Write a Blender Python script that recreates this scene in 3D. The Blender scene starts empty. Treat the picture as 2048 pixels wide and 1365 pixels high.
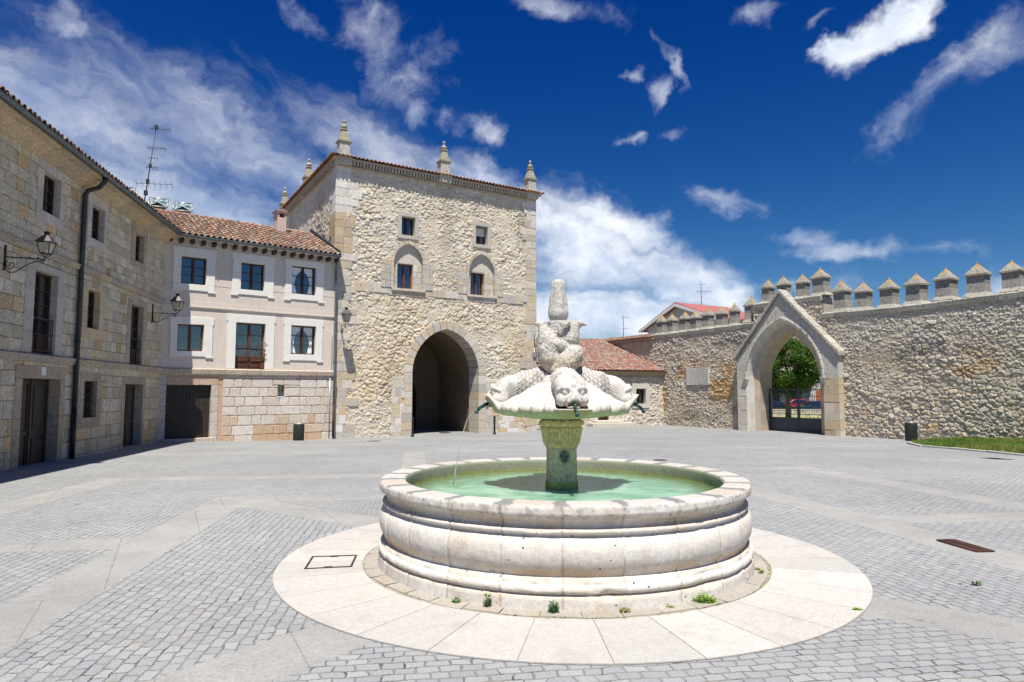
import bpy, math, random
import numpy as np
from mathutils import Matrix, Vector
random.seed(7); RNG = np.random.default_rng(7)
PI = math.pi
sc = bpy.context.scene
COL = sc.collection
# ---------------------------------------------------------------- camera geometry
F = 1300.0; CZ = 1.85; TH = math.atan((784 - 682.5) / F)
cam = bpy.data.cameras.new('camera'); cam.sensor_width = 36; cam.lens = 36 * F / 2048
cam.clip_start = 0.1; cam.clip_end = 2000
camo = bpy.data.objects.new('camera', cam); COL.objects.link(camo)
camo.location = (0, 0, CZ); camo.rotation_euler = (PI / 2 + TH, 0, 0); sc.camera = camo

def gz(x, y):
    """height of the ground: a gentle fall away from the fountain, a little steeper in front of the tower"""
    y = np.asarray(y, float)
    t = np.clip((y - 27) / 6.5, 0, 1); t = t * t * (3 - 2 * t)
    return np.where(y < 27, -0.0115 * y, -0.3105 - 0.2295 * t)

class Frame:
    """a wall's own coordinates: u along it, d into it, z up"""
    def __init__(s, p0, p1, zb):
        L = math.hypot(p1[0] - p0[0], p1[1] - p0[1])
        s.p0, s.L, s.zb = p0, L, zb
        s.e = ((p1[0] - p0[0]) / L, (p1[1] - p0[1]) / L); s.n = (-s.e[1], s.e[0])
        s.rz = math.atan2(s.e[1], s.e[0])
    def w(s, u, d, z=0):
        return (s.p0[0] + s.e[0] * u + s.n[0] * d, s.p0[1] + s.e[1] * u + s.n[1] * d, z)
FA = Frame((-13.2 + .197 * 9.2, 8), (-15.4, 28.4), -.33)
FB = Frame((-15.4, 28.4), (-9.1, 33.3), -.40)
FC = Frame((-9.21, 33.5), (1.44, 40), -.54)
FD = Frame((3.0, 59.9), (25.2, 24), -.54)
FE = Frame((.9, 43.6), (10.9, 47.07), -.54)

ZB = {}
def tag(o, label=None, cat=None, group=None, kind=None):
    if label: o['label'] = label
    if cat: o['category'] = cat
    if group: o['group'] = group
    if kind: o['kind'] = kind
    return o
def empty(name, loc, rz=0, label=None, cat=None, group=None):
    o = bpy.data.objects.new(name, None); COL.objects.link(o)
    o.location = loc; o.rotation_euler = (0, 0, rz); o.empty_display_size = .2
    ZB[o.name] = 0.0
    return tag(o, label, cat, group)
def froot(name, fr, label, cat, group=None):
    o = empty(name, (fr.p0[0], fr.p0[1], fr.zb), fr.rz, label, cat, group); ZB[o.name] = fr.zb
    return o
def copy_tree(o, parent=None):
    c = o.copy(); COL.objects.link(c)
    if parent is not None: c.parent = parent
    for ch in list(o.children): copy_tree(ch, c)
    return c
def top_of(o):
    while o.parent is not None: o = o.parent
    return o

class MB:
    """collects geometry, links it as ONE mesh object"""
    def __init__(s): s.v = []; s.f = []; s.c = []; s.n = 0; s.col = (1, 1, 1); s.sm = []
    def add(s, vs, fs, col=None, smooth=False):
        vs = np.asarray(vs, float).reshape(-1, 3)
        s.v.append(vs); n = s.n
        s.f += [tuple(i + n for i in f) for f in fs]; s.sm += [smooth] * len(fs)
        c = np.asarray(s.col if col is None else col, float)
        s.c.append(np.broadcast_to(c, (len(vs), 3)).copy() if c.ndim == 1 else c)
        s.n += len(vs); return s
    def box(s, x0, x1, y0, y1, z0, z1, col=None):
        v = [(x0, y0, z0), (x1, y0, z0), (x1, y1, z0), (x0, y1, z0), (x0, y0, z1), (x1, y0, z1), (x1, y1, z1), (x0, y1, z1)]
        return s.add(v, [(0, 3, 2, 1), (4, 5, 6, 7), (0, 1, 5, 4), (1, 2, 6, 5), (2, 3, 7, 6), (3, 0, 4, 7)], col)
    def frust(s, cx, cy, z0, z1, a0, b0, a1, b1, col=None):
        v = [(cx - a0, cy - b0, z0), (cx + a0, cy - b0, z0), (cx + a0, cy + b0, z0), (cx - a0, cy + b0, z0),
             (cx - a1, cy - b1, z1), (cx + a1, cy - b1, z1), (cx + a1, cy + b1, z1), (cx - a1, cy + b1, z1)]
        return s.add(v, [(0, 3, 2, 1), (4, 5, 6, 7), (0, 1, 5, 4), (1, 2, 6, 5), (2, 3, 7, 6), (3, 0, 4, 7)], col)
    def prism(s, poly, y0, y1, col=None):
        """polygon in (x,z), extruded from y0 to y1; counter-clockwise seen from -y"""
        n = len(poly)
        v = [(x, y0, z) for x, z in poly] + [(x, y1, z) for x, z in poly]
        f = [tuple(range(n)), tuple(range(2 * n - 1, n - 1, -1))] + [(i, i + n, (i + 1) % n + n, (i + 1) % n) for i in range(n)]
        return s.add(v, f, col)
    def prismx(s, poly, x0, x1, col=None):
        """polygon in (y,z), extruded along x"""
        n = len(poly)
        v = [(x0, y, z) for y, z in poly] + [(x1, y, z) for y, z in poly]
        f = [tuple(range(n - 1, -1, -1)), tuple(range(n, 2 * n))] + [(i, (i + 1) % n, (i + 1) % n + n, i + n) for i in range(n)]
        return s.add(v, f, col)
    def prismz(s, poly, z0, z1, col=None):
        n = len(poly)
        v = [(x, y, z0) for x, y in poly] + [(x, y, z1) for x, y in poly]
        f = [tuple(range(n - 1, -1, -1)), tuple(range(n, 2 * n))] + [(i, (i + 1) % n, (i + 1) % n + n, i + n) for i in range(n)]
        return s.add(v, f, col)
    def tube(s, pts, r, seg=8, col=None, smooth=True):
        P = [Vector(p) for p in pts]; R = r if hasattr(r, '__len__') else [r] * len(P)
        vs = []; up = None
        for i, p in enumerate(P):
            t = (P[min(i + 1, len(P) - 1)] - P[max(i - 1, 0)])
            t = t.normalized() if t.length > 1e-9 else Vector((0, 0, 1))
            if up is None: up = t.orthogonal().normalized()
            up = (up - t * up.dot(t)); up = up.normalized() if up.length > 1e-6 else t.orthogonal().normalized()
            b = t.cross(up)
            for k in range(seg):
                a = 2 * PI * k / seg; vs.append(p + up * (R[i] * math.cos(a)) + b * (R[i] * math.sin(a)))
        fs = [(i * seg + k, i * seg + (k + 1) % seg, (i + 1) * seg + (k + 1) % seg, (i + 1) * seg + k) for i in range(len(P) - 1) for k in range(seg)]
        fs += [tuple(range(seg - 1, -1, -1)), tuple((len(P) - 1) * seg + k for k in range(seg))]
        return s.add([tuple(q) for q in vs], fs, col, smooth)
    def lathe(s, prof, seg=24, c=(0, 0), col=None, smooth=True, close=False, a0=0.0):
        vs = [(c[0] + r * math.cos(2 * PI * k / seg + a0), c[1] + r * math.sin(2 * PI * k / seg + a0), z) for r, z in prof for k in range(seg)]
        n = len(prof)
        fs = [(i * seg + k, i * seg + (k + 1) % seg, (i + 1) * seg + (k + 1) % seg, (i + 1) * seg + k) for i in range(n - 1) for k in range(seg)]
        if not close: fs += [tuple(range(seg - 1, -1, -1)), tuple((n - 1) * seg + k for k in range(seg))]
        return s.add(vs, fs, col, smooth)
    def build(s, name, mat, parent=None, bevel=0, kind=None, smooth=None):
        me = bpy.data.meshes.new(name)
        V = np.concatenate(s.v) if s.v else np.zeros((0, 3))
        if parent is not None:
            zb = ZB.get(top_of(parent).name, 0.0)
            if zb: V = V - np.array([0, 0, zb])
        me.from_pydata(V.tolist(), [], s.f)
        me.materials.append(mat)
        a = me.color_attributes.new('Col', 'FLOAT_COLOR', 'POINT')
        C = np.ones((len(V), 4), np.float32); C[:, :3] = np.concatenate(s.c) if s.c else 1
        a.data.foreach_set('color', C.ravel())
        me.polygons.foreach_set('use_smooth', [bool(smooth)] * len(s.f) if smooth is not None else s.sm)
        me.update()
        o = bpy.data.objects.new(name, me); COL.objects.link(o)
        if parent is not None: o.parent = parent
        if bevel:
            b = o.modifiers.new('bevel', 'BEVEL'); b.width = bevel; b.segments = 2; b.limit_method = 'ANGLE'; b.angle_limit = .6
        if kind: o['kind'] = kind
        return o

# ---------------------------------------------------------------- numpy noise
def _h(ix, iy, seed):
    n = (ix.astype(np.int64) * 374761393 + iy.astype(np.int64) * 668265263 + seed * 1274126177) & 0xffffffff
    n = ((n ^ (n >> 13)) * 1274126177) & 0xffffffff
    n = (n ^ (n >> 16)) & 0xffffffff
    n = (n * 2246822519) & 0xffffffff
    return ((n ^ (n >> 15)) & 0xffffff) / float(0xffffff)
def vn(x, y, seed=0):
    xi = np.floor(x); yi = np.floor(y); fx = x - xi; fy = y - yi
    fx = fx * fx * (3 - 2 * fx); fy = fy * fy * (3 - 2 * fy)
    a = _h(xi, yi, seed); b = _h(xi + 1, yi, seed); c = _h(xi, yi + 1, seed); d = _h(xi + 1, yi + 1, seed)
    return (a * (1 - fx) + b * fx) * (1 - fy) + (c * (1 - fx) + d * fx) * fy
def fbm(x, y, seed=0, o=4):
    s = 0; a = .5; t = 0
    for k in range(o):
        s = s + a * vn(x * 2 ** k + 17.3 * k, y * 2 ** k - 9.1 * k, seed + k); t += a; a *= .5
    return s / t
def sstep(a, b, x):
    t = np.clip((x - a) / (b - a), 0, 1); return t * t * (3 - 2 * t)

def rubble(U, Z, sx, sz, seed, amp=.07):
    """field stones in mortar: height and stone id, distance to the joint"""
    u = U + .07 * (fbm(U * 3.1, Z * 3.1, seed + 50, 3) - .5) * 2; z = Z + .07 * (fbm(U * 3.1, Z * 3.1, seed + 60, 3) - .5) * 2
    gx = u / sx; gy = z / sz; ix = np.floor(gx); iy = np.floor(gy)
    F1 = np.full(U.shape, 9.); F2 = np.full(U.shape, 9.); ID = np.zeros(U.shape); TX = np.zeros(U.shape); TY = np.zeros(U.shape)
    for i in (-2, -1, 0, 1, 2):
        for j in (-2, -1, 0, 1, 2):
            cx = ix + i; cy = iy + j
            px = cx + .5 + .85 * (_h(cx, cy, seed) - .5) + .5 * (cy % 2); py = cy + .5 + .8 * (_h(cx, cy, seed + 1) - .5)
            w = _h(cx, cy, seed + 2)
            dx = (gx - px); dy = (gy - py)
            st = .75 + .5 * _h(cx, cy, seed + 3)
            d = (np.abs(dx * st) ** 2.3 + np.abs(dy / st) ** 2.3) ** (1 / 2.3) - .34 * (w - .3) * (w > .3)
            idn = _h(cx, cy, seed + 5)
            m = d < F1
            F2 = np.where(m, F1, np.minimum(F2, d)); F1 = np.where(m, d, F1); ID = np.where(m, idn, ID)
            TX = np.where(m, dx, TX); TY = np.where(m, dy, TY)
    e = F2 - F1
    e = e + .10 * (fbm(U * 12, Z * 12, seed + 77, 3) - .5)
    prof = sstep(.0, .20, e)
    tilt = (np.sin(ID * 91) * TX + np.cos(ID * 57) * TY) * .35
    h = amp * (prof * (.45 + .75 * ((ID * 37) % 1)) + prof * tilt) + (.018 * (fbm(U * 9, Z * 9, seed + 9, 3) - .5) + .03 * (fbm(U * 1.1, Z * 1.1, seed + 31, 3) - .5)) 
    return h, ID, e

def pal(idv, P):
    P = np.asarray(P, float); k = np.clip((idv * len(P)).astype(int), 0, len(P) - 1)
    return P[k]

def relief(name, root, mat, u0, u1, z0, z1, step, fn, inside=None, d=0.0, skirt=None, sign=-1):
    """a wall face with real stones standing out of the mortar"""
    nu = int((u1 - u0) / step) + 2; nz = int((z1 - z0) / step) + 2
    us = np.linspace(u0, u1, nu); zs = np.linspace(z0, z1, nz)
    U, Z = np.meshgrid(us, zs)
    h, col = fn(U, Z)
    V = np.stack([U, d + sign * h, Z], -1).reshape(-1, 3)
    idx = np.arange(nu * nz).reshape(nz, nu)
    q = np.stack([idx[:-1, :-1], idx[:-1, 1:], idx[1:, 1:], idx[1:, :-1]], -1).reshape(-1, 4)
    if inside is not None:
        Uc = (U[:-1, :-1] + U[1:, 1:]).ravel() / 2; Zc = (Z[:-1, :-1] + Z[1:, 1:]).ravel() / 2
        q = q[inside(Uc, Zc)]
    zb = ZB[top_of(root).name]
    V[:, 2] -= zb
    me = bpy.data.meshes.new(name)
    used = np.unique(q); mp = -np.ones(len(V), int); mp[used] = np.arange(len(used)); V = V[used]; q = mp[q]
    me.vertices.add(len(V)); me.vertices.foreach_set('co', V.astype(np.float32).ravel())
    me.loops.add(q.size); me.loops.foreach_set('vertex_index', q.ravel().astype(np.int32))
    me.polygons.add(len(q)); me.polygons.foreach_set('loop_start', np.arange(0, q.size, 4, dtype=np.int32))
    me.update(calc_edges=True)
    a = me.color_attributes.new('Col', 'FLOAT_COLOR', 'POINT')
    C = np.ones((len(V), 4), np.float32); C[:, :3] = col.reshape(-1, 3)[used]
    a.data.foreach_set('color', C.ravel())
    me.polygons.foreach_set('use_smooth', np.ones(len(q), bool))
    me.materials.append(mat); me.update()
    o = bpy.data.objects.new(name, me); COL.objects.link(o); o.parent = root
    return o

# ---------------------------------------------------------------- rectangles and coursed blocks
def cut(rect, holes):
    out = [rect]
    for h in holes:
        nxt = []
        for (a, b, c, d) in out:
            if h[0] >= b or h[1] <= a or h[2] >= d or h[3] <= c: nxt.append((a, b, c, d)); continue
            if h[2] > c: nxt.append((a, b, c, h[2]))
            if h[3] < d: nxt.append((a, b, h[3], d))
            c2, d2 = max(c, h[2]), min(d, h[3])
            if h[0] > a: nxt.append((a, h[0], c2, d2))
            if h[1] < b: nxt.append((h[1], b, c2, d2))
        out = nxt
    return [r for r in out if r[1] - r[0] > .03 and r[3] - r[2] > .03]
def block(mb, u0, u1, z0, z1, d0, d1, col, jit=.008, inset=.012, gap=.006, rnd=random):
    """one dressed stone with worn, slightly wavy edges; d0 back, d1 front (towards the square)"""
    u0 += gap; u1 -= gap; z0 += gap; z1 -= gap
    if u1 - u0 < .02 or z1 - z0 < .02: return
    nu = 4 if u1 - u0 > .25 else 2; nz = 3 if z1 - z0 > .2 else 2
    ring = [(u0 + (u1 - u0) * k / nu, z0) for k in range(nu)] + [(u1, z0 + (z1 - z0) * k / nz) for k in range(nz)] + \
           [(u1 - (u1 - u0) * k / nu, z1) for k in range(nu)] + [(u0, z1 - (z1 - z0) * k / nz) for k in range(nz)]
    n = len(ring); cu, cz = (u0 + u1) / 2, (z0 + z1) / 2
    A = []; B = []; Cc = []
    for (u, z) in ring:
        ju, jz = rnd.uniform(-jit, jit), rnd.uniform(-jit, jit)
        su = (1 if u > cu else -1) * min(1, abs(u - cu) / ((u1 - u0) / 2)) ** 3; sz = (1 if z > cz else -1) * min(1, abs(z - cz) / ((z1 - z0) / 2)) ** 3
        A.append((u, d0, z)); B.append((u + ju * .5, d1 + inset * .7, z + jz * .5))
        Cc.append((u - su * inset + ju, d1 + rnd.uniform(-.003, .003), z - sz * inset + jz))
    f = []
    for i in range(n):
        j = (i + 1) % n
        f.append((i, j, n + j, n + i)); f.append((n + i, n + j, 2 * n + j, 2 * n + i))
    f.append(tuple(range(2 * n, 3 * n)))
    mb.add(A + B + Cc, f, col)
def courses(mb, u0, u1, z0, z1, holes, colf, rh=(.26, .4), bw=(.3, .65), d0=.0, d1=-.03, jit=.008, inset=.012, seed=1, gap=.006, proud=.008):
    r = random.Random(seed); z = z0; row = 0
    while z < z1 - .04:
        h = r.uniform(*rh); zt = z + h
        if z1 - zt < .12: zt = z1
        u = u0 - r.uniform(0, bw[0])
        while u < u1:
            w = r.uniform(*bw)
            a, b = max(u, u0), min(u + w, u1)
            if b - a > .02:
                c = colf(r, (a + b) / 2, (z + zt) / 2)
                for q in cut((a, b, z, zt), holes):
                    block(mb, q[0], q[1], q[2], q[3], d0, d1 - r.uniform(0, proud), c, jit, inset, gap, r)
            u += w
        z = zt; row += 1
def backing(mb, u0, u1, z0, z1, holes, d, col):
    for q in cut((u0, u1, z0, z1), holes):
        mb.add([(q[0], d, q[2]), (q[1], d, q[2]), (q[1], d, q[3]), (q[0], d, q[3])], [(0, 1, 2, 3)], col)

# ---------------------------------------------------------------- materials
class V_:
    """a node socket that can be written as an expression"""
    def __init__(s, t, o): s.t, s.o = t, o
    def m(s, op, *a):
        n = s.t.nodes.new('ShaderNodeMath'); n.operation = op
        for i, x in enumerate((s,) + a):
            if isinstance(x, V_): s.t.links.new(x.o, n.inputs[i])
            else: n.inputs[i].default_value = x
        return V_(s.t, n.outputs[0])
    def __add__(s, b): return s.m('ADD', b)
    __radd__ = __add__
    def __sub__(s, b): return s.m('SUBTRACT', b)
    def __rsub__(s, b): return (s * -1) + b
    def __mul__(s, b): return s.m('MULTIPLY', b)
    __rmul__ = __mul__
    def __truediv__(s, b): return s.m('DIVIDE', b)
    def lt(s, b): return s.m('LESS_THAN', b)
    def gt(s, b): return s.m('GREATER_THAN', b)
    def abs(s): return s.m('ABSOLUTE')
    def max(s, b): return s.m('MAXIMUM', b)
    def min(s, b): return s.m('MINIMUM', b)
    def ss(s, a, b):
        n = s.t.nodes.new('ShaderNodeMapRange'); n.interpolation_type = 'SMOOTHSTEP'
        s.t.links.new(s.o, n.inputs[0]); n.inputs[1].default_value = a; n.inputs[2].default_value = b
        return V_(s.t, n.outputs[0])
class T_:
    def __init__(s, tree): s.t = tree; s.n = tree.nodes; s.l = tree.links
    def node(s, ty, **kw):
        n = s.n.new(ty)
        for k, v in kw.items(): setattr(n, k, v)
        return n
    def setin(s, n, i, v):
        if isinstance(v, V_): s.l.new(v.o, n.inputs[i])
        elif v is not None: n.inputs[i].default_value = v
    def obj(s): return V_(s.t, s.node('ShaderNodeTexCoord').outputs['Object'])
    def pos(s): return V_(s.t, s.node('ShaderNodeNewGeometry').outputs['Position'])
    def xyz(s, v):
        n = s.node('ShaderNodeSeparateXYZ'); s.l.new(v.o, n.inputs[0]); return [V_(s.t, n.outputs[i]) for i in range(3)]
    def comb(s, x, y, z):
        n = s.node('ShaderNodeCombineXYZ')
        for i, q in enumerate((x, y, z)): s.setin(n, i, q)
        return V_(s.t, n.outputs[0])
    def noise(s, vec, scale, detail=4, rough=.55, dist=0, out=0):
        n = s.node('ShaderNodeTexNoise'); s.l.new(vec.o, n.inputs['Vector'])
        n.inputs['Scale'].default_value = scale; n.inputs['Detail'].default_value = detail
        n.inputs['Roughness'].default_value = rough; n.inputs['Distortion'].default_value = dist
        return V_(s.t, n.outputs[out])
    def vor(s, vec, scale, feat='F1', out=0):
        n = s.node('ShaderNodeTexVoronoi', feature=feat); s.l.new(vec.o, n.inputs['Vector']); n.inputs['Scale'].default_value = scale
        return V_(s.t, n.outputs[out])
    def mix(s, f, a, b, mode='MIX'):
        n = s.node('ShaderNodeMix', data_type='RGBA', blend_type=mode)
        s.setin(n, 0, f)
        for i, q in ((6, a), (7, b)):
            if isinstance(q, V_): s.l.new(q.o, n.inputs[i])
            else: n.inputs[i].default_value = (*q, 1)
        return V_(s.t, n.outputs[2])
    def attr(s, name='Col'):
        n = s.node('ShaderNodeAttribute', attribute_name=name); return V_(s.t, n.outputs['Color'])
    def scale(s, v, k):
        n = s.node('ShaderNodeVectorMath', operation='MULTIPLY'); s.l.new(v.o, n.inputs[0]); n.inputs[1].default_value = k
        return V_(s.t, n.outputs[0])
    def bump(s, h, strength, dist, prev=None):
        n = s.node('ShaderNodeBump'); n.inputs['Strength'].default_value = strength; n.inputs['Distance'].default_value = dist
        s.l.new(h.o, n.inputs['Height'])
        if prev is not None: s.l.new(prev.o, n.inputs['Normal'])
        return V_(s.t, n.outputs[0])
def material(name, rough=.85, metal=0, spec=.3):
    m = bpy.data.materials.new(name); m.use_nodes = True
    t = T_(m.node_tree); b = m.node_tree.nodes['Principled BSDF']
    b.inputs['Roughness'].default_value = rough; b.inputs['Metallic'].default_value = metal
    b.inputs['Specular IOR Level'].default_value = spec
    return m, t, b
def put(t, b, name, v):
    if isinstance(v, V_): t.l.new(v.o, b.inputs[name])
    else: b.inputs[name].default_value = v
def plain(name, col, rough=.6, metal=0, spec=.4, var=.12, sc_=6, bump=0):
    m, t, b = material(name, rough, metal, spec)
    p = t.obj(); n = t.noise(p, sc_, 5)
    dark = tuple(c * (1 - var) for c in col); lite = tuple(min(1, c * (1 + var)) for c in col)
    put(t, b, 'Base Color', t.mix(n.ss(.3, .7), dark, lite))
    if bump: put(t, b, 'Normal', t.bump(t.noise(p, sc_ * 6, 4), .6, bump))
    return m
def stone(name, mott=.22, bumpd=.012, pits=0.5, pitsc=16, stain=(.30, .17, .08), stain_amt=.0, fine=1.0, tint=None, lichen=0, streak=0):
    """weathered stone; the colour of each block is in the mesh, the weathering is here"""
    m, t, b = material(name, .92, 0, .15)
    p = t.pos(); c = t.attr()
    n1 = t.noise(p, 2.2 * fine, 6, .62); n2 = t.noise(p, 14 * fine, 6, .65); n3 = t.noise(p, 60 * fine, 4, .6)
    c = t.mix(1.0, c, t.mix(n2.ss(.32, .68), (1 - mott,) * 3, (1 + mott * .55,) * 3), 'MULTIPLY')
    c = t.mix(1.0, c, t.mix(n3.ss(.3, .7), (.86, .86, .86), (1.1, 1.1, 1.1)), 'MULTIPLY')
    if stain_amt: c = t.mix(n1.ss(.5, .72) * stain_amt, c, stain)
    if streak:
        ps = t.scale(p, (3.0, 3.0, .35)); c = t.mix(t.noise(ps, 1.6, 5, .7).ss(.52, .75) * streak, c, (.07, .06, .05))
    if lichen: c = t.mix(t.noise(p, 5, 6, .7).ss(.56, .66) * lichen, c, (.10, .095, .075)); c = t.mix(t.noise(p, 9.3, 4, .6).ss(.62, .68) * lichen, c, (.42, .36, .16))
    h = n2 * .6 + n3 * .25
    if pits:
        pv = t.vor(p, pitsc * fine); msk = t.noise(p, 5, 3).ss(.40, .56)
        pit = pv.ss(.16, .05) * msk * pits
        c = t.mix(pit, c, (.10, .075, .05)); h = h - pit * .8
    put(t, b, 'Base Color', c); put(t, b, 'Normal', t.bump(h, .8, bumpd))
    return m
M = {}
M['rubble'] = stone('rubble_stone', .22, .035, .25, stain_amt=.0)
M['ashlar'] = stone('dressed_limestone', .2, .018, .7, 10, stain_amt=.12)
M['ashlar_old'] = stone('weathered_limestone', .3, .03, .9, 9, stain=(.26, .18, .11), stain_amt=.28, streak=.22)
M['merlon'] = stone('lichened_stone', .35, .03, .4, lichen=.75)
M['tile'] = stone('clay_tile', .25, .006, .0, stain=(.08, .07, .06), stain_amt=.35, fine=2)
M['render'] = stone('painted_render', .05, .005, .0, stain=(.46, .38, .31), stain_amt=.22, fine=.5, streak=.10)
M['trim'] = stone('white_trim', .04, .003, .0, stain=(.5, .46, .40), stain_amt=.18, streak=.07)
M['fount'] = stone('white_fountain_stone', .11, .008, 1.0, 7, stain=(.34, .24, .15), stain_amt=.35, fine=1.6)
M['sculpt'] = stone('carved_limestone', .14, .010, .45, stain=(.30, .23, .16), stain_amt=.25, fine=2)
M['sculpt_old'] = stone('grey_carved_limestone', .3, .016, .8, lichen=.35, fine=2)
M['wood_dark'] = plain('dark_wood', (.055, .028, .017), .5, var=.3, sc_=9)
M['wood_door'] = plain('old_door_wood', (.035, .026, .02), .6, var=.3, sc_=9)
M['wood_red'] = plain('brown_window_wood', (.14, .055, .025), .45, var=.25, sc_=9)
M['iron'] = plain('black_iron', (.02, .02, .022), .5, .3)
M['zinc'] = plain('grey_zinc', (.13, .16, .18), .45, .4, var=.2)
M['zinc_dark'] = plain('dark_zinc', (.035, .045, .055), .5, .3, var=.2)
M['cast'] = plain('rusty_cast_iron', (.07, .03, .02), .7, .2, var=.3)
M['lamp_roof'] = plain('mauve_lamp_roof', (.11, .085, .095), .5, .3, var=.2)
M['bin'] = plain('green_black_bin', (.03, .038, .035), .5, .2)
M['steel'] = plain('galvanised_steel', (.45, .45, .44), .4, .6)
M['white'] = plain('white_paint', (.75, .74, .70), .6, var=.05)
M['red_roof'] = plain('red_sheet_roof', (.34, .12, .11), .7, var=.2)
M['curtain'] = plain('white_curtain', (.72, .76, .8), .9, var=.08, sc_=20)
M['gate'] = plain('slate_grey_gate_paint', (.055, .075, .095), .45, .2, var=.1)
M['pipe'] = plain('green_bronze_pipe', (.03, .09, .085), .5, .5, var=.4, sc_=20)
M['plaque'] = plain('pale_marble_plaque', (.80, .74, .67), .5, var=.06, sc_=2)
def glassmat(name, col, rough=.04):
    m, t, b = material(name, rough, 0, 1.0); n = t.noise(t.obj(), 1.3, 2)
    put(t, b, 'Base Color', (*col, 1)); b.inputs['IOR'].default_value = 1.9
    put(t, b, 'Normal', t.bump(n, .25, .02)); return m
M['glass'] = glassmat('window_glass', (.012, .018, .028))
M['dark'] = plain('dark_interior', (.01, .009, .008), .9)
m, t, b = material('lamp_glass', .3, 0, .5); put(t, b, 'Base Color', t.mix(t.noise(t.obj(), 5).ss(.3, .7), (.42, .40, .28), (.55, .53, .38)))
M['lampglass'] = m
m, t, b = material('floodlight_glass', .12, .3, .8); put(t, b, 'Base Color', t.mix(t.noise(t.obj(), 6, 2).ss(.4, .6), (.12, .2, .22), (.6, .68, .66)))
M['floodglass'] = m
# ================================================================ sky and sun
SUN = Vector((-.02, .44, -1.0)).normalized()      # direction the light travels
el = math.asin(-SUN.z); az = math.atan2(-SUN.x, -SUN.y)
world = bpy.data.worlds.new('World'); sc.world = world; world.use_nodes = True
wt = T_(world.node_tree); wt.n.clear()
sky = wt.node('ShaderNodeTexSky', sky_type='NISHITA'); sky.sun_disc = False
sky.sun_elevation = el; sky.sun_rotation = az; sky.air_density = 1.0; sky.dust_density = .3; sky.ozone_density = 3.5; sky.altitude = 900
hs = wt.node('ShaderNodeHueSaturation'); hs.inputs['Saturation'].default_value = 1.35; hs.inputs['Hue'].default_value = .507
wt.l.new(sky.outputs[0], hs.inputs['Color'])
gen = V_(wt.t, wt.node('ShaderNodeTexCoord').outputs['Generated'])
dx, dy, dz = wt.xyz(gen)
skyc = V_(wt.t, hs.outputs[0])
# deeper towards the zenith, as through a polarising filter
deep = wt.mix(dz.ss(.0, .62), (.95, 1.02, 1.0), (.025, .54, 1.0))
skyc = wt.mix(1.0, skyc, deep, 'MULTIPLY')
azn = dx.m('ARCTAN2', dy); eln = dz.m('ARCSINE')
def pixdir(x, y):
    a = (x - 1024) / F; z = (682.5 - y) / F; c, s = math.cos(TH), math.sin(TH)
    X, Y, Z = a, c - z * s, s + z * c; return math.atan2(X, Y), math.asin(Z / math.sqrt(X * X + Y * Y + Z * Z))
cd = dz.max(0) + .12
pl = wt.comb(dx / cd, dy / cd, dz * .0)
nw = wt.noise(pl, 1.7, 3, .5, 0, 1)
vm = wt.node('ShaderNodeVectorMath', operation='MULTIPLY_ADD'); wt.l.new(nw.o, vm.inputs[0]); vm.inputs[1].default_value = (.25, .25, 0); wt.l.new(pl.o, vm.inputs[2])
plw = V_(wt.t, vm.outputs[0])
w1 = wt.xyz(wt.noise(gen, 6, 5, .6, 0, 1)); w2 = wt.xyz(wt.noise(gen, 22, 4, .6, 0, 1))
azw = azn + (w1[0] - .5) * .16 + (w2[0] - .5) * .05; elw = eln + (w1[1] - .5) * .10 + (w2[1] - .5) * .035
def band_mask(cx, cy, ax, ay, ang, warp=True):
    """soft ellipse of sky: centre and half-axes, turned by ang"""
    a0, e0 = pixdir(cx, cy); k = 1 / F
    u = (azw if warp else azn) - a0; v = (elw if warp else eln) - e0; ca, sa = math.cos(math.radians(ang)), math.sin(math.radians(ang))
    p = (u * ca + v * sa) / (ax * k); q = (v * ca - u * sa) / (ay * k)
    return (p * p + q * q).m('MULTIPLY', -1.0).m('EXPONENT')
def skytex(ang, sx, sy, scale, detail, rough, dist, off=0.0):
    """cloud texture in sky angles, drawn out along a direction"""
    ca, sa = math.cos(math.radians(ang)), math.sin(math.radians(ang))
    p = (azw * ca + elw * sa) * sx; q = (elw * ca - azw * sa) * sy
    return wt.noise(wt.comb(p, q, off), scale, detail, rough, dist)
n_c = skytex(-16, 1.6, 5.5, 1.5, 9, .58, .5); n_f = skytex(-8, 3.0, 8.0, 2.2, 9, .62, .4, 3.0); n_r = skytex(-24, 7.0, 16.0, 2.0, 7, .6, .7, 5.0)
n_i = wt.noise(gen, 5, 9, .6, .2); n_q = wt.noise(gen, 14, 9, .62, .3); n_p = skytex(35, 5.0, 9.0, 1.6, 9, .65, .5, 8.0)
veil = band_mask(120, 220, 520, 100, -13)
for a in ((470, 300, 420, 110, -20), (330, 400, 460, 90, -8), (800, 330, 260, 90, -22)): veil = veil.max(band_mask(*a))
bank = band_mask(1000, 400, 190, 80, -26)
for a in ((1180, 500, 260, 110, -28), (1360, 570, 180, 80, -30), (1180, 640, 440, 80, -4), (1250, 455, 170, 45, -25)): bank = bank.max(band_mask(*a))
wisp = band_mask(1450, 415, 130, 26, -14)
for a in ((1600, 470, 80, 26, -8), (2010, 560, 150, 40, 0), (1100, 600, 600, 60, 0), (1750, 500, 200, 30, -5)): wisp = wisp.max(band_mask(*a))
dv = ((n_c * .5 + n_f * .3 + n_r * .2 - .5) * 2.6 + veil * 1.1 - .34).ss(.0, 1.2) * .64
db = ((n_c * .35 + n_f * .25 + n_q * .2 + n_r * .2 - .5) * 2.2 + bank * 1.3 - .42).ss(.0, .95) * .93
dw = ((n_f * .5 + n_q * .5 - .5) * 2.2 + wisp * .9 - .42).ss(.0, 1.1) * .7
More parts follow.
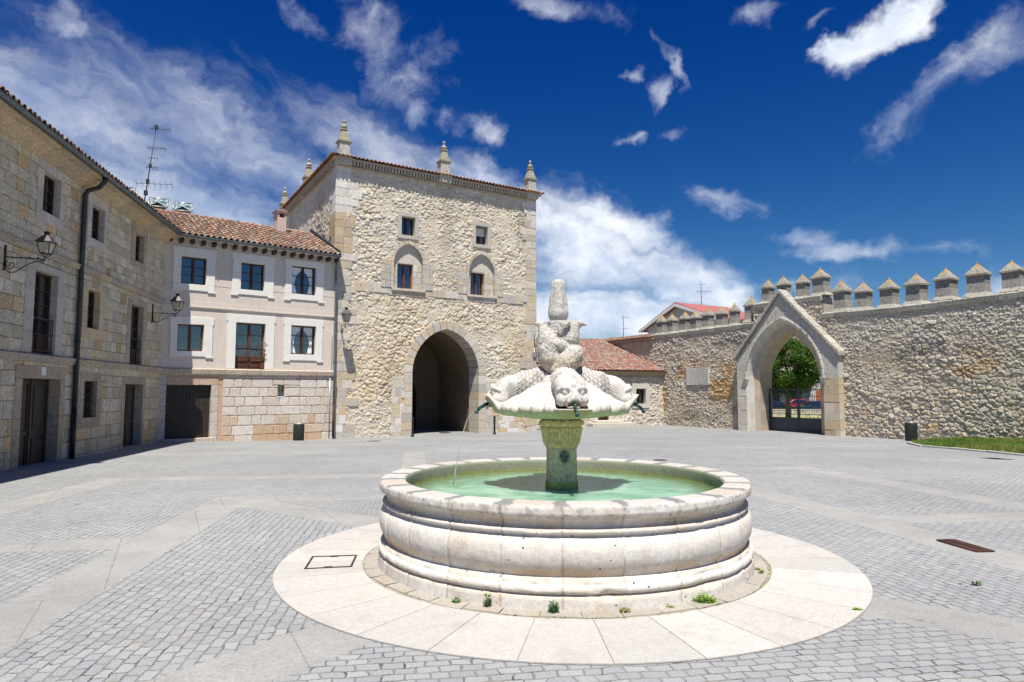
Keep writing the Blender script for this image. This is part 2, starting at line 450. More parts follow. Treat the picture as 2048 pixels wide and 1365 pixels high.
hor = (band_mask(1024, 740, 3000, 110, 0, False) * .95 + (n_c - .5) * 1.6 - .3).ss(0, .8) * .7
puff = band_mask(765, 65, 150, 80, -35)
for a in ((835, 155, 95, 110, -35), (770, 150, 60, 70, -20), (870, 215, 50, 50, 0), (965, 258, 90, 30, -20), (2010, 85, 150, 60, 30), (1900, 150, 150, 48, 38), (1800, 225, 130, 34, 38), (1320, 180, 26, 50, -25), (1350, 120, 16, 60, 25), (1240, 288, 48, 16, 0), (1340, 280, 60, 20, 8), (620, 30, 90, 30, -35), (1130, 15, 150, 34, -8), (1530, 22, 60, 26, 10), (1270, 145, 30, 18, 0), (1650, 30, 60, 18, 20), (130, 60, 60, 40, -20)):
    puff = puff.max(band_mask(*a))
d2 = ((n_p * .4 + n_q * .35 + n_i * .25 - .5) * 3.4 + puff * 1.2 - .60).ss(.0, 1.6) * .92
core = band_mask(1770, 45, 115, 36, 20).max(band_mask(1690, 85, 60, 26, 20))
d3 = ((n_q * .6 + n_i * .4 - .5) * 2.4 + core * 1.7 - .52).ss(.0, .9) * .95
dens = dv.max(db).max(dw).max(hor).max(d2).max(d3)
lump = (n_f * .5 + n_q * .5).ss(.38, .62)
shade = wt.mix(lump, (8.6, 9.8, 12.0), (13.0, 13.4, 14.0))
fin = wt.mix(dens, skyc, shade)
bg = wt.node('ShaderNodeBackground'); bg.inputs['Strength'].default_value = .047
wt.l.new(fin.o, bg.inputs['Color'])
wo = wt.node('ShaderNodeOutputWorld'); wt.l.new(bg.outputs[0], wo.inputs[0])
sl = bpy.data.lights.new('sun', 'SUN'); sl.energy = 4.2; sl.angle = math.radians(.53); sl.color = (1.0, .948, .86)
so = bpy.data.objects.new('sun', sl); COL.objects.link(so); so.location = (0, -10, 30)
so.rotation_euler = SUN.to_track_quat('-Z', 'Y').to_euler()
sc.view_settings.view_transform = 'Standard'; sc.view_settings.look = 'None'; sc.view_settings.gamma = 1
sc.view_settings.exposure = .8
sc.cycles.max_bounces = 6; sc.cycles.diffuse_bounces = 3; sc.cycles.glossy_bounces = 3; sc.cycles.caustics_reflective = False; sc.cycles.caustics_refractive = False
sc.cycles.use_denoising = True

# ================================================================ ground
FX, FY = .6, 7.95                   # fountain axis
FZ = float(gz(0, FY))
def ground_mat():
    m, t, b = material('granite_setts', .85, 0, .25)
    p = t.pos(); x, y, z = t.xyz(p)
    rx = x - FX; ry = y - FY
    xl = rx * .989 + ry * .148; yl = ry * .989 - rx * .148
    ax = xl.abs(); ay = yl.abs(); mx = ax.max(ay)
    front = ay.gt(ax)                       # courses run round the fountain
    back = 1.0 - front
    u = xl * front + yl * back; v = yl * front + xl * back
    wv = t.noise(p, 3.2, 3, .5, 0, 1); wx, wy, wz = t.xyz(wv); w2 = t.xyz(t.noise(p, 14, 2, .5, 0, 1))
    u = u + (wx - .5) * .14 + (w2[0] - .5) * .045; v = v + (wy - .5) * .07 + (w2[1] - .5) * .03
    br = t.node('ShaderNodeTexBrick'); br.offset = .5; br.offset_frequency = 2; br.squash = 1.0
    br.inputs['Scale'].default_value = 1.0; br.inputs['Brick Width'].default_value = .158; br.inputs['Row Height'].default_value = .102
    br.inputs['Mortar Size'].default_value = .0075; br.inputs['Mortar Smooth'].default_value = .5; br.inputs['Bias'].default_value = 0
    br.inputs['Color1'].default_value = (.0, .0, .0, 1); br.inputs['Color2'].default_value = (1, 1, 1, 1); br.inputs['Mortar'].default_value = (.5, .5, .5, 1)
    t.l.new(t.comb(u, v, 0.0).o, br.inputs['Vector'])
    bc = V_(t.t, br.outputs['Color']); fac = V_(t.t, br.outputs['Fac'])
    g = t.xyz(bc)[0]
    sett = t.mix(g, (.275, .289, .302), (.352, .360, .362))
    hue = t.noise(p, .9, 4, .6); spk = t.noise(p, 90, 4, .7); mid = t.noise(p, 7, 5, .6)
    sett = t.mix(mid.ss(.52, .74) * .55, sett, (.31, .28, .235))
    sett = t.mix(hue.ss(.35, .7) * .35, sett, (.30, .308, .315))
    sett = t.mix(1.0, sett, t.mix(spk.ss(.3, .7), (.82, .82, .82), (1.15, 1.15, 1.15)), 'MULTIPLY')
    jn = t.noise(p, 5.5, 4, .65)
    joint = t.mix(jn.ss(.48, .64), (.27, .24, .20), (.06, .055, .048))
    grit = t.noise(p, 2.1, 3).ss(.4, .65)
    c = t.mix(fac * (grit * .45 + .55), sett, joint)
    # bands of smooth slabs
    nb = (t.noise(p, 6, 3) - .5) * .03
    mk = ((mx - 5.08).abs() + nb).lt(.34)
    mk = mk.max(((mx - 8.65).abs() + nb).lt(.36) * (ry.lt(11)))
    mk = mk.max(((ax - ay).abs() * .707 + nb).lt(.34) * mx.lt(5.1))
    mk = mk.max(((yl - 1.45).abs() + nb).lt(.33) * ax.gt(5.2) )
    mk = mk.max(((xl + 1.75).abs() + nb).lt(.36) * yl.gt(8.2) * yl.lt(15.5))
    mk = mk.max(((yl - 15.9 ).abs() + nb).lt(.16)).max(((yl - 19.5).abs() + nb).lt(.14) * xl.gt(-7.5))
    mk = mk.max((xl + 11.2).lt(0.0) * yl.lt(22))
    sb = t.node('ShaderNodeTexBrick'); sb.offset = .5; sb.inputs['Brick Width'].default_value = 1.0; sb.inputs['Row Height'].default_value = 5.0
    sb.inputs['Scale'].default_value = 1; sb.inputs['Mortar Size'].default_value = .004; sb.inputs['Mortar Smooth'].default_value = .3
    t.l.new(t.comb(xl + yl * .35, xl * .2 - yl, 0.0).o, sb.inputs['Vector'])
    sfac = V_(t.t, sb.outputs['Fac'])
    slab = t.mix(t.noise(p, 1.3, 5, .6).ss(.3, .7), (.300, .298, .286), (.352, .348, .330))
    slab = t.mix(1.0, slab, t.mix(t.noise(p, 45, 5, .75).ss(.3, .7), (.78, .78, .78), (1.17, 1.17, 1.17)), 'MULTIPLY')
    slab = t.mix(sfac * .15, slab, (.20, .18, .15))
    mk = mk.min(1.0)
    slab = t.mix(t.noise(p, 4.5, 5, .6).ss(.5, .72) * .5, slab, (.24, .23, .21))
    c = t.mix(mk * .9, c, slab)
    c = t.mix(1.0, c, t.mix(t.noise(p, .28, 5, .6).ss(.35, .7), (.9, .9, .9), (1.06, 1.06, 1.05)), 'MULTIPLY')
    c = t.mix(t.noise(p, 3.1, 3, .5).ss(.70, .74) * .5, c, (.12, .11, .10))
    # worn, dusty patches
    c = t.mix(t.noise(p, .45, 5, .6).ss(.5, .75) * .28, c, (.31, .30, .275))
    h = (1.0 - fac) * (.75 + g * .3) * (1.0 - mk) + mk * (1.0 - sfac) * .9 + spk * .12 + mid * .25
    put(t, b, 'Base Color', c); put(t, b, 'Normal', t.bump(h, 1.0, .022))
    return m
M['ground'] = ground_mat()
xs = np.concatenate([[-900, -400, -150, -80, -50], np.linspace(-35, 45, 41), [60, 90, 160, 400, 900]])
ys = np.concatenate([[-400, -100, -30, -10, 0], np.linspace(4, 40, 37), [50, 70, 110, 200, 500, 1200]])
X, Y = np.meshgrid(xs, ys); Zg = gz(X, np.clip(Y, -12, 60))
idx = np.arange(X.size).reshape(X.shape)
g = MB(); g.add(np.stack([X, Y, Zg], -1).reshape(-1, 3), np.stack([idx[:-1, :-1], idx[:-1, 1:], idx[1:, 1:], idx[1:, :-1]], -1).reshape(-1, 4).tolist(), smooth=True)
g.build('ground', M['ground'], kind='structure')

# ---------------------------------------------------------------- windows and doors
def frame_surround(root, mat, u0, u1, z0, z1, ml, mr, mb_, mt, proud=.05, reveal=.3, ears=0.0, col=(.7, .68, .62), name='window_surround', parent=None, split=None, sill=True, bevel=.008):
    m = MB(); m.col = col
    U0, U1, Z0, Z1 = u0 - ml, u1 + mr, z0 - mb_, z1 + mt
    def bl(a, b, c, d, y0=-proud, y1=reveal):
        if split:
            r = random.Random(int(a * 100 + c * 10)); n = max(1, int(round(max(b - a, d - c) / split)))
            for k in range(n):
                cc = np.array(col) * r.uniform(.86, 1.06)
                if b - a > d - c: m.box(a + (b - a) * k / n + .003, a + (b - a) * (k + 1) / n - .003, y0, y1, c, d, cc)
                else: m.box(a, b, y0, y1, c + (d - c) * k / n + .003, c + (d - c) * (k + 1) / n - .003, cc)
        else: m.box(a, b, y0, y1, c, d)
    bl(U0, u0, z0, z1); bl(u1, U1, z0, z1)
    bl(U0, U1, z1, Z1)
    if mb_ > 0: bl(U0, U1, Z0, z0)
    if ears:
        e = ears
        m.box(U0 - e, U0, -proud + .002, .02, Z1 - .32, Z1 - .002); m.box(U1, U1 + e, -proud + .002, .02, Z1 - .32, Z1 - .002)
        if mb_ > 0:
            m.box(U0 - e, U0 + .28, -proud - .012, .02, Z0 - .07, Z0 - .002); m.box(U1 - .28, U1 + e, -proud - .012, .02, Z0 - .07, Z0 - .002)
    return m.build(name, mat, parent or root, bevel=bevel)
def sash(root, mat, u0, u1, z0, z1, d, rows=3, leaves=2, glass=M['glass'], name='window', fw=.06, solid=0.0, curtain=False, mw=.028):
    m = MB()
    m.box(u0, u1, d, d + .07, z0, z0 + fw); m.box(u0, u1, d, d + .07, z1 - fw, z1)
    m.box(u0, u0 + fw, d, d + .07, z0 + fw, z1 - fw); m.box(u1 - fw, u1, d, d + .07, z0 + fw, z1 - fw)
    w = (u1 - u0 - 2 * fw) / leaves
    for k in range(1, leaves):
        c = u0 + fw + w * k; m.box(c - .05, c + .05, d - .012, d + .07, z0 + fw, z1 - fw); m.box(c - .015, c + .015, d - .026, d - .012, z0 + fw, z1 - fw)
    zz0 = z0 + fw + solid
    if solid: m.box(u0 + fw, u1 - fw, d + .02, d + .06, z0 + fw, zz0)
    for k in range(1, rows):
        c = zz0 + (z1 - fw - zz0) * k / rows; m.box(u0 + fw, u1 - fw, d + .012, d + .05, c - mw / 2, c + mw / 2)
    o = m.build(name, mat, root, bevel=.004)
    g = MB(); g.box(u0 + .01, u1 - .01, d + .075, d + .085, z0 + .01, z1 - .01); g.build('glass', glass, o)
    if curtain:
        c = MB(); H = z1 - z0
        for lf in range(2):
            a = u0 + fw + .02 + lf * w; b = a + w - .08
            outer, inner = (a, b) if lf == 0 else (b, a)
            n = 22; vs = []; fs = []
            for r_ in range(9):
                tt = r_ / 8; z = z1 - fw - tt * (H - 2 * fw)
                wid = 1 - .72 * math.sin(min(1, tt / .62) * PI / 2) if tt < .62 else .28 + .22 * (tt - .62) / .38
                if tt < .15: wid = 1 - .1 * tt / .15
                for k in range(n + 1):
                    s_ = k / n; uu = outer + (inner - outer) * wid * s_
                    vs.append((uu, d + .062 + .008 * math.sin(s_ * 30), z))
            for r_ in range(8):
                for k in range(n): i = r_ * (n + 1) + k; fs.append((i, i + 1, i + n + 2, i + n + 1))
            c.add(vs, fs, smooth=True)
        c.build('curtain', M['curtain'], o)
    return o
def railing(root, u0, u1, z0, z1, d, n=12, feet=True):
    m = MB()
    m.box(u0, u1, d - .015, d + .015, z1 - .03, z1); m.box(u0, u1, d - .012, d + .012, z0 + .06, z0 + .085)
    for k in range(n + 1):
        u = u0 + .02 + (u1 - u0 - .04) * k / n; m.tube([(u, d, z0), (u, d, z1 - .03)], .008, 6)
    m.box(u0, u1, d - .012, d + .012, z0 + (z1 - z0) * .52, z0 + (z1 - z0) * .52 + .02)
    return m.build('railing', M['iron'], root)

# ---------------------------------------------------------------- clay tile roofs
TILEP = [(.37, .19, .13), (.42, .26, .18), (.46, .34, .24), (.31, .21, .17), (.23, .18, .15), (.40, .29, .22), (.48, .38, .28), (.34, .18, .13), (.28, .22, .18), (.42, .23, .16), (.36, .28, .22)]
def tile_roof(root, mat, O, eu, es, W, L, tw=.22, tl=.30, clip=None, palette=TILEP, r=None, name='roof_tiles', seed=3, seg=6, parent=None):
    """rows of curved cover tiles over a bed; O the lower left corner, eu along the eave, es up the slope"""
    rn = random.Random(seed); O = np.array(O, float); eu = np.array(eu, float); es = np.array(es, float); nn = np.cross(eu, es); nn /= np.linalg.norm(nn)
    r = r or tw * .36
    m = MB(); nc = int(W / tw); nr = int(L / tl)
    tw = W / nc; tl = L / nr
    for i in range(nc):
        off = rn.uniform(-.02, .02)
        for j in range(nr):
            uc = (i + .5) * tw + rn.uniform(-.012, .012); s0 = j * tl - .03 + off; s1 = s0 + tl + .07
            if clip and not clip(uc, s0 + tl / 2): continue
            c = np.array(rn.choice(palette)) * rn.uniform(.75, 1.12)
            vs = []
            for (s_, rr, up) in ((s0, r, .045), (s1, r * .82, .005)):
                for k in range(seg + 1):
                    a = PI * k / seg; vs.append(O + eu * (uc - rr * math.cos(a)) + es * s_ + nn * (up + rr * .95 * math.sin(a)))
            for k in range(seg + 1):
                a = PI * k / seg; vs.append(O + eu * (uc - (r - .018) * math.cos(a)) + es * (s0 + .002) + nn * (.045 + (r * .95 - .018) * math.sin(a)))
            n = seg + 1
            fs = [(k, k + 1, n + k + 1, n + k) for k in range(seg)] + [(2 * n + k, 2 * n + k + 1, k + 1, k) for k in range(seg)]
            m.add(vs, fs, c, True)
            # the channel tile between covers
            c2 = np.array(rn.choice(palette)) * rn.uniform(.5, .8); vs = []
            for (s_, up) in ((s0 - .02, .03), (s1, -.005)):
                for k in range(4):
                    a = PI * k / 3; vs.append(O + eu * (uc + tw / 2 - tw * .33 * math.cos(a)) + es * s_ + nn * (up + .04 - .04 * math.sin(a)))
            m.add(vs, [(k, k + 1, 5 + k, 4 + k) for k in range(3)], c2, True)
    return m.build(name, mat, parent or root)

# ================================================================ gate tower
tower = froot('gate_tower', FC, 'square rubble-stone gate tower with a pointed archway and stone pinnacles', 'tower')
AU, AA, ASP, AAP = 6.41, 2.07, 2.9, 5.4
def arch_pts(c, a, zs, za, n=14, z0=None):
    h = za - zs; R = (a * a + h * h) / (2 * a); pts = []
    th = math.asin(min(1, h / R)) if R > a else PI / 2
    for k in range(n + 1):
        t_ = th * k / n; pts.append((c + a - R + R * math.cos(t_), zs + R * math.sin(t_)))
    right = pts; left = [(2 * c - u, z) for u, z in reversed(pts[:-1])]
    out = right + left
    if z0 is not None: out = [(c + a, z0)] + out + [(c - a, z0)]
    return out          # from right foot over the apex to left foot
def arch_half(z, a, zs, za):
    h = za - zs; R = (a * a + h * h) / (2 * a)
    zz = np.clip(z - zs, 0, h); return np.where(z < zs, a, np.where(z > za, -1, a - R + np.sqrt(np.maximum(0, R * R - zz * zz))))
TW = 14.0
HOLC = [(3.6, 4.4, 10.5, 11.55), (8.25, 9.05, 10.54, 11.65), (3.3, 4.78, 7.5, 10.0), (7.86, 9.46, 7.5, 9.95)]
def c_inside(U, Z):
    k = np.ones(U.shape, bool)
    for (a, b, c, d) in HOLC[:2]: k &= ~((U > a) & (U < b) & (Z > c) & (Z < d))
    for (c0, a, zs, za) in ((4.04, .86, 8.95, 10.04), (8.66, .86, 8.85, 9.98)):
        k &= ~((np.abs(U - c0) < arch_half(Z, a, zs, za)) & (Z > 7.5))
    k &= ~((np.abs(U - AU) < arch_half(Z, AA, ASP, AAP)) & (Z < AAP))
    return k
PR = [(.63, .59, .52), (.60, .555, .475), (.61, .555, .46), (.56, .53, .47), (.68, .65, .595), (.59, .54, .44), (.54, .505, .45), (.62, .575, .495), (.59, .52, .41), (.66, .63, .575)]
def c_fn(U, Z, seed=11, sx=.33, sz=.23, pal_=PR):
    h, ID, e = rubble(U, Z, sx, sz, seed, .065)
    h2, ID2, e2 = rubble(U, Z, sx * .6, sz * .6, seed + 70, .05)
    big = sstep(.45, .6, fbm(U * .5, Z * .5, seed + 5, 3))[..., None]
    b0 = big[..., 0]; h = h * b0 + h2 * (1 - b0)
    col = pal(ID, pal_) * big + pal(ID2, pal_) * (1 - big)
    ee = e * b0 + e2 * (1 - b0)
    mort = np.array([.57, .50, .40]); k = sstep(.12, .0, ee)[..., None] * .8
    col = col * (1 - k) + mort * k
    warm = sstep(.42, .62, fbm(U * .35, Z * .35 + 3, seed + 22, 4))[..., None] * np.clip((9 - Z) / 6, 0.15, 1)[..., None]
    col = col * (1 - warm * np.array([.0, .07, .18]))
    smear = .8 * sstep(.56, .74, fbm(U * .8 + 7, Z * .8, seed + 44, 4)); h = h * (1 - .65 * smear); col = col * (1 - .45 * smear[..., None]) + np.array([.61, .555, .47]) * .45 * smear[..., None]
    col = col * (1 - .22 * sstep(.55, .75, fbm(U * .6, Z * .25 + 11, seed + 46, 4))[..., None])
    return h, np.clip(col * np.array([.965, .935, .875]) * (1.0 + .25 * fbm(U * 1.7, Z * 1.7, seed + 8, 3)[..., None]), 0, .78)
relief('front_wall', tower, M['rubble'], 0.02, 12.44, -.7, 13.95, .036, c_fn, c_inside, 0.0)
# left flank: same masonry, in its own local turn (u runs backwards along the flank)
def flank(name, u_at, sgn, seed, z0=-.7):
    nu, nz = int(TW / .07), int((13.95 - z0) / .07)
    D, Z = np.meshgrid(np.linspace(0, TW, nu), np.linspace(z0, 13.95, nz)); h, col = c_fn(D + 40 * seed, Z, seed)
    idx = np.arange(D.size).reshape(D.shape); m = MB()
    q = np.stack([idx[:-1, :-1], idx[1:, :-1], idx[1:, 1:], idx[:-1, 1:]], -1).reshape(-1, 4)
    m.add(np.stack([u_at + sgn * h, D, Z], -1).reshape(-1, 3), (q if sgn < 0 else q[:, ::-1]).tolist(), col.reshape(-1, 3), True)
    return m.build(name, M['rubble'], tower)
flank('left_wall', 0.0, -1, 23); flank('right_wall', 12.46, 1, 31)
m = MB(); m.col = (.5, .45, .38); m.box(.05, 12.4, TW - .3, TW, 5.2, 13.9); m.box(.05, 2.6, TW - .3, TW, -.7, 5.2); m.box(10.2, 12.4, TW - .3, TW, -.7, 5.2); m.box(2.6, 10.2, TW - .3, TW, 5.0, 5.2); m.build('back_wall', M['rubble'], tower)
AL = [(.60, .54, .45), (.55, .48, .37), (.62, .57, .50), (.52, .47, .39), (.58, .48, .34), (.50, .47, .42)]
ALW = [(.70, .67, .61), (.64, .60, .54), (.72, .69, .64)]
def c_quoin(r, u, z):
    if z > 10.9: return np.array(r.choice(ALW))
    if 9.0 < z < 10.9 and u < 3: return np.array(r.choice([(.50, .38, .24), (.46, .38, .28), (.54, .44, .30)]))
    if z < 2.6 and r.random() < .5: return np.array(r.choice(ALW + [(.62, .46, .28)]))
    return np.array(r.choice(AL)) * r.uniform(.92, 1.06)
for side in (0, 1):
    q = MB(); rr = random.Random(5 + side); z = -.7
    while z < 13.9:
        h = rr.uniform(.36, .5); zt = min(z + h, 13.9); w = rr.choice([.85, 1.0, 1.15, 1.35, .7]) if side == 0 else rr.choice([.7, .85, 1.0, 1.15])
        lo, hi = (-.055, w) if side == 0 else (12.5 - w, 12.515); us = [lo, (lo + hi) / 2, hi] if rr.random() < .6 else [lo, hi]
        for a, b in zip(us[:-1], us[1:]):
            c = c_quoin(rr, a, z) if side == 0 else np.array(rr.choice(AL if z < 12.8 else ALW)) * rr.uniform(.9, 1.06)
            block(q, a, b, z, zt, .02, -.06 - rr.uniform(0, .02), c, .012, .014, .005, rr)
        z = zt
    q.build('corner_stones', M['ashlar'], tower)
    q = MB(); z = -.7
    while z < 13.9:
        h = rr.uniform(.36, .5); zt = min(z + h, 13.9); ua, sg = ((-.06, -1), (12.52, 1))[side]
        c = c_quoin(rr, 0, z); w = rr.choice([.6, .9, 1.1]); x0, x1 = (ua - .02, ua + .05) if sg < 0 else (ua - .05, ua + .02)
        q.box(x0, x1, -.05, w, z + .006, zt - .006, c); z = zt
    q.build('flank_corner_stones', M['ashlar'], tower, bevel=.012)
for (a, b, zz0, zz1, rh_, sd) in ((1.0, 2.95, 7.17, 7.7, (.5, .6), 3), (5.25, 7.45, 7.17, 7.6, (.5, .6), 4), (9.85, 11.6, 7.17, 7.7, (.5, .6), 5), (2.95, 5.25, 7.1, 7.5, (.42, .5), 6), (7.45, 9.85, 7.1, 7.48, (.42, .5), 7),
        (3.15, 3.88, -.7, 2.7, (.34, .46), 8), (8.94, 9.9, -.7, 2.6, (.34, .46), 9), (9.9, 11.4, -.7, .9, (.34, .46), 10)):
    b_ = MB(); courses(b_, a, b, zz0, zz1, [], c_quoin, rh_, (.45, .9), .02, -.062, seed=sd); b_.build('dressed_course', M['ashlar'], tower)
def voussoirs(mb, c, a, zs, za, th, d0, d1, n, cols, jamb=None, seed=1, jh=.42, var=.05):
    r = random.Random(seed); inner = arch_pts(c, a, zs, za, n); h = za - zs
    outer = arch_pts(c, a + th, zs, za + th * 1.12, n)
    for k in range(len(inner) - 1):
        (u0, z0), (u1, z1) = inner[k], inner[k + 1]; (U0, Z0), (U1, Z1) = outer[k], outer[k + 1]
        e = r.uniform(0, var); g = .03
        p = [(u0 + (u1 - u0) * g, z0 + (z1 - z0) * g), (U0 + (U1 - U0) * g + (U0 - u0) * e, Z0 + (Z1 - Z0) * g + (Z0 - z0) * e), (U1 - (U1 - U0) * g + (U1 - u1) * e, Z1 - (Z1 - Z0) * g + (Z1 - z1) * e), (u1 - (u1 - u0) * g, z1 - (z1 - z0) * g)]
        mb.prism(p, d1 - r.uniform(0, .012), d0, np.array(r.choice(cols)) * r.uniform(.9, 1.07))
    if jamb is not None:
        for sd in (-1, 1):
            z = jamb
            while z < zs - .02:
                zt = min(z + jh * r.uniform(.85, 1.15), zs)
                w = th * r.choice([1, 1.0, 1.35]) if var > .03 else th
                a0, a1 = (c + a, c + a + w) if sd > 0 else (c - a - w, c - a)
                mb.box(a0, a1, d1 - r.uniform(0, .012), d0, z + .006, zt - .006, np.array(r.choice(cols)) * r.uniform(.9, 1.07)); z = zt
v = MB(); voussoirs(v, AU, AA, ASP, AAP, .46, 1.15, -.09, 9, AL, -.7, seed=2); v.build('archway_stones', M['ashlar'], tower, bevel=.012)
# vaulted passage behind the arch
def passage(name, a, zs, za, d0, d1, col, mat, c=AU, step=.25, z0=-.7):
    pts = []; pp = arch_pts(c, a, zs, za, 16); zz = z0
    base = [(c + a, z0 + (zs - z0) * k / 14) for k in range(14)]; prof = base + pp + [(2 * c - u, z) for u, z in reversed(base)]
    n = len(prof); ds = np.arange(d0, d1 + 1e-6, step); m = MB()
    U = np.array([p[0] for p in prof]); Zp = np.array([p[1] for p in prof]); s_ = np.concatenate([[0], np.cumsum(np.hypot(np.diff(U), np.diff(Zp)))])
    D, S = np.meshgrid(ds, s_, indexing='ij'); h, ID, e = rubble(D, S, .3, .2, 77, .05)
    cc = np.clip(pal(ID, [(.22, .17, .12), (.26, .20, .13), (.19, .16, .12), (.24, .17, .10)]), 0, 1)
    Ug = np.broadcast_to(U, D.shape); Zgg = np.broadcast_to(Zp, D.shape)
    Ug = Ug - np.sign(Ug - c) * h * .6; Zq = Zgg - h * .4 * (Zgg > zs)
    idx = np.arange(D.size).reshape(D.shape)
    m.add(np.stack([Ug, D, Zq], -1).reshape(-1, 3), np.stack([idx[:-1, :-1], idx[1:, :-1], idx[1:, 1:], idx[:-1, 1:]], -1).reshape(-1, 4).tolist(), cc.reshape(-1, 3), True)
    return m.build(name, mat, tower)
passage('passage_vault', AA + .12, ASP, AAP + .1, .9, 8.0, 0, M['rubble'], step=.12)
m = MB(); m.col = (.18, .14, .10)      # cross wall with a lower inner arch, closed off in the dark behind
ip = arch_pts(5.7, 1.3, 1.6, 3.1, 10, -.7); op = [(9.2, -.7), (9.2, 6.0), (3.6, 6.0), (3.6, -.7)]
n = len(ip)
for k in range(n - 1):
    (u0, z0), (u1, z1) = ip[k], ip[k + 1]
    m.prism([(u0, z0), (u0 if k and k < n - 2 else u0, 6.0) if False else (u0, z0 + .001), (u1, z1)], 5.0, 5.4) if False else None
m.prism([(7.0, -.7), (9.3, -.7), (9.3, 6), (3.5, 6), (3.5, -.7), (4.4, -.7)] + [p for p in reversed(ip[1:-1])], 5.6, 6.3)
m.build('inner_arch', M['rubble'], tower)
m = MB(); m.box(2.6, 10.2, 9.0, 9.2, -.7, 6); m.build('inner_door', M['wood_door'], tower)
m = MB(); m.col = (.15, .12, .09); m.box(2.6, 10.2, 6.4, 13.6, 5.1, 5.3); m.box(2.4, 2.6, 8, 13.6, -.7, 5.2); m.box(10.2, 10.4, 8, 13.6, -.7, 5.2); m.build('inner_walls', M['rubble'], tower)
# windows
def twin(u0, u1, z0, z1, ml=.2, mt=.24, mb_=.2, col=(.50, .47, .41), shutter=False, seed=0):
    s_ = frame_surround(tower, M['ashlar'], u0, u1, z0, z1, ml, ml, mb_, mt, .10, .42, col=col, bevel=.01)
    w = sash(tower, M['wood_dark'], u0, u1, z0, z1, .28, rows=1); s_.parent = w
    if shutter:
        m = MB()
        for k in range(9): z = z1 - .06 - k * .055; m.box(u0 + .06, u1 - .06, .25, .27, z - .05, z)
        m.build('blind', M['white'], w)
    return w
twin(3.6, 4.4, 10.5, 11.55); twin(8.25, 9.05, 10.54, 11.65, shutter=True)
for (c0, a, zs, za, u0, u1, z0, z1, sd) in ((4.04, .86, 8.95, 10.04, 3.46, 4.38, 7.55, 8.93, 1), (8.66, .86, 8.85, 9.98, 8.0, 8.92, 7.53, 8.92, 2)):
    w = sash(tower, M['wood_red'], u0, u1, z0, z1, .34, rows=1, fw=.07)
    m = MB(); voussoirs(m, c0, a, zs, za, .17, .3, -.105, 5, AL, 7.5, seed=sd, var=0.0)
    courses(m, c0 - a - .17 - .55, c0 - a - .17, 7.5, 9.05, [], c_quoin, (.36, .46), (.4, .6), .02, -.088, seed=sd + 20); courses(m, c0 + a + .17, c0 + a + .6, 7.5, 9.05, [], c_quoin, (.36, .46), (.4, .6), .02, -.088, seed=sd + 30)
    for (a0, a1, zz0, zz1) in ((c0 - a, u0, 7.5, z1), (u1, c0 + a, 7.5, z1)):
        courses(m, a0, a1, zz0, zz1, [], c_quoin, (.3, .4), (.4, .6), .5, .09, seed=sd + 40, jit=.003)
    m.prism(arch_pts(c0, a + .01, zs, za, 8, z1), .10, .5, (.60, .55, .47))
    m.box(c0 - a - .12, c0 + a + .15, -.16, .4, 7.38, 7.5, (.58, .52, .43))
    m.build('window_surround', M['ashlar'], w, bevel=.006)
m = MB(); m.box(-.11, -.0, 5.2, 5.5, 9.0, 9.9); m.build('slit_window', M['dark'], tower)
# cornice of small corbels and the tile edge
m = MB(); r_ = random.Random(9)
m.box(.0, 12.46, -.14, .3, 13.72, 13.80, (.5, .42, .32)); m.box(-.30, 12.76, -.34, .3, 14.06, 14.16, (.50, .40, .30))
for k in range(62):
    u = .82 + k * .178
    m.box(u - .045, u + .045, -.32, .1, 13.84, 14.055, np.array((.60, .52, .42)) * r_.uniform(.8, 1.1))
m.box(.0, 12.46, -.02, .3, 13.8, 14.06, (.36, .24, .18))
for k in range(78):
    d = .4 + k * .175
    for x0, x1 in ((-.30, .1), (12.4, 12.76)): m.box(x0, x1, d - .045, d + .045, 13.84, 14.055, np.array((.52, .44, .36)) * r_.uniform(.8, 1.1))
m.box(-.30, .3, .3, TW, 14.06, 14.15, (.46, .36, .28)); m.box(12.2, 12.76, .3, TW, 14.06, 14.15, (.46, .36, .28)); m.box(-.12, .3, .3, TW, 13.72, 13.8, (.46, .38, .3)); m.box(12.2, 12.6, .3, TW, 13.72, 13.8)
m.build('cornice', M['ashlar'], tower)
sl_ = math.atan2(1.5, 6.3); cs, ss_ = math.cos(sl_), math.sin(sl_)
TP = [(.50, .24, .13), (.46, .22, .13), (.52, .33, .2), (.38, .2, .14), (.5, .3, .18)]
def hipclip(W, D):
    return lambda u, s: (s * cs < u + .1) and (s * cs < W - u + .1)
tile_roof(tower, M['tile'], (-.42, -.46, 14.16), (1, 0, 0), (0, cs, ss_), 13.3, 6.6, clip=hipclip(13.3, 0), palette=TP, name='roof', seed=4)
tile_roof(tower, M['tile'], (-.42, TW + .4, 14.16), (0, -1, 0), (cs, 0, ss_), TW + .86, 6.6, clip=hipclip(TW + .86, 0), palette=TP, name='roof', seed=5, seg=4)
m = MB(); m.col = (.36, .2, .13); m.frust(6.23, TW / 2, 14.13, 15.6, 6.55, TW / 2 + .3, .1, .9); m.build('roof_bed', M['tile'], tower)
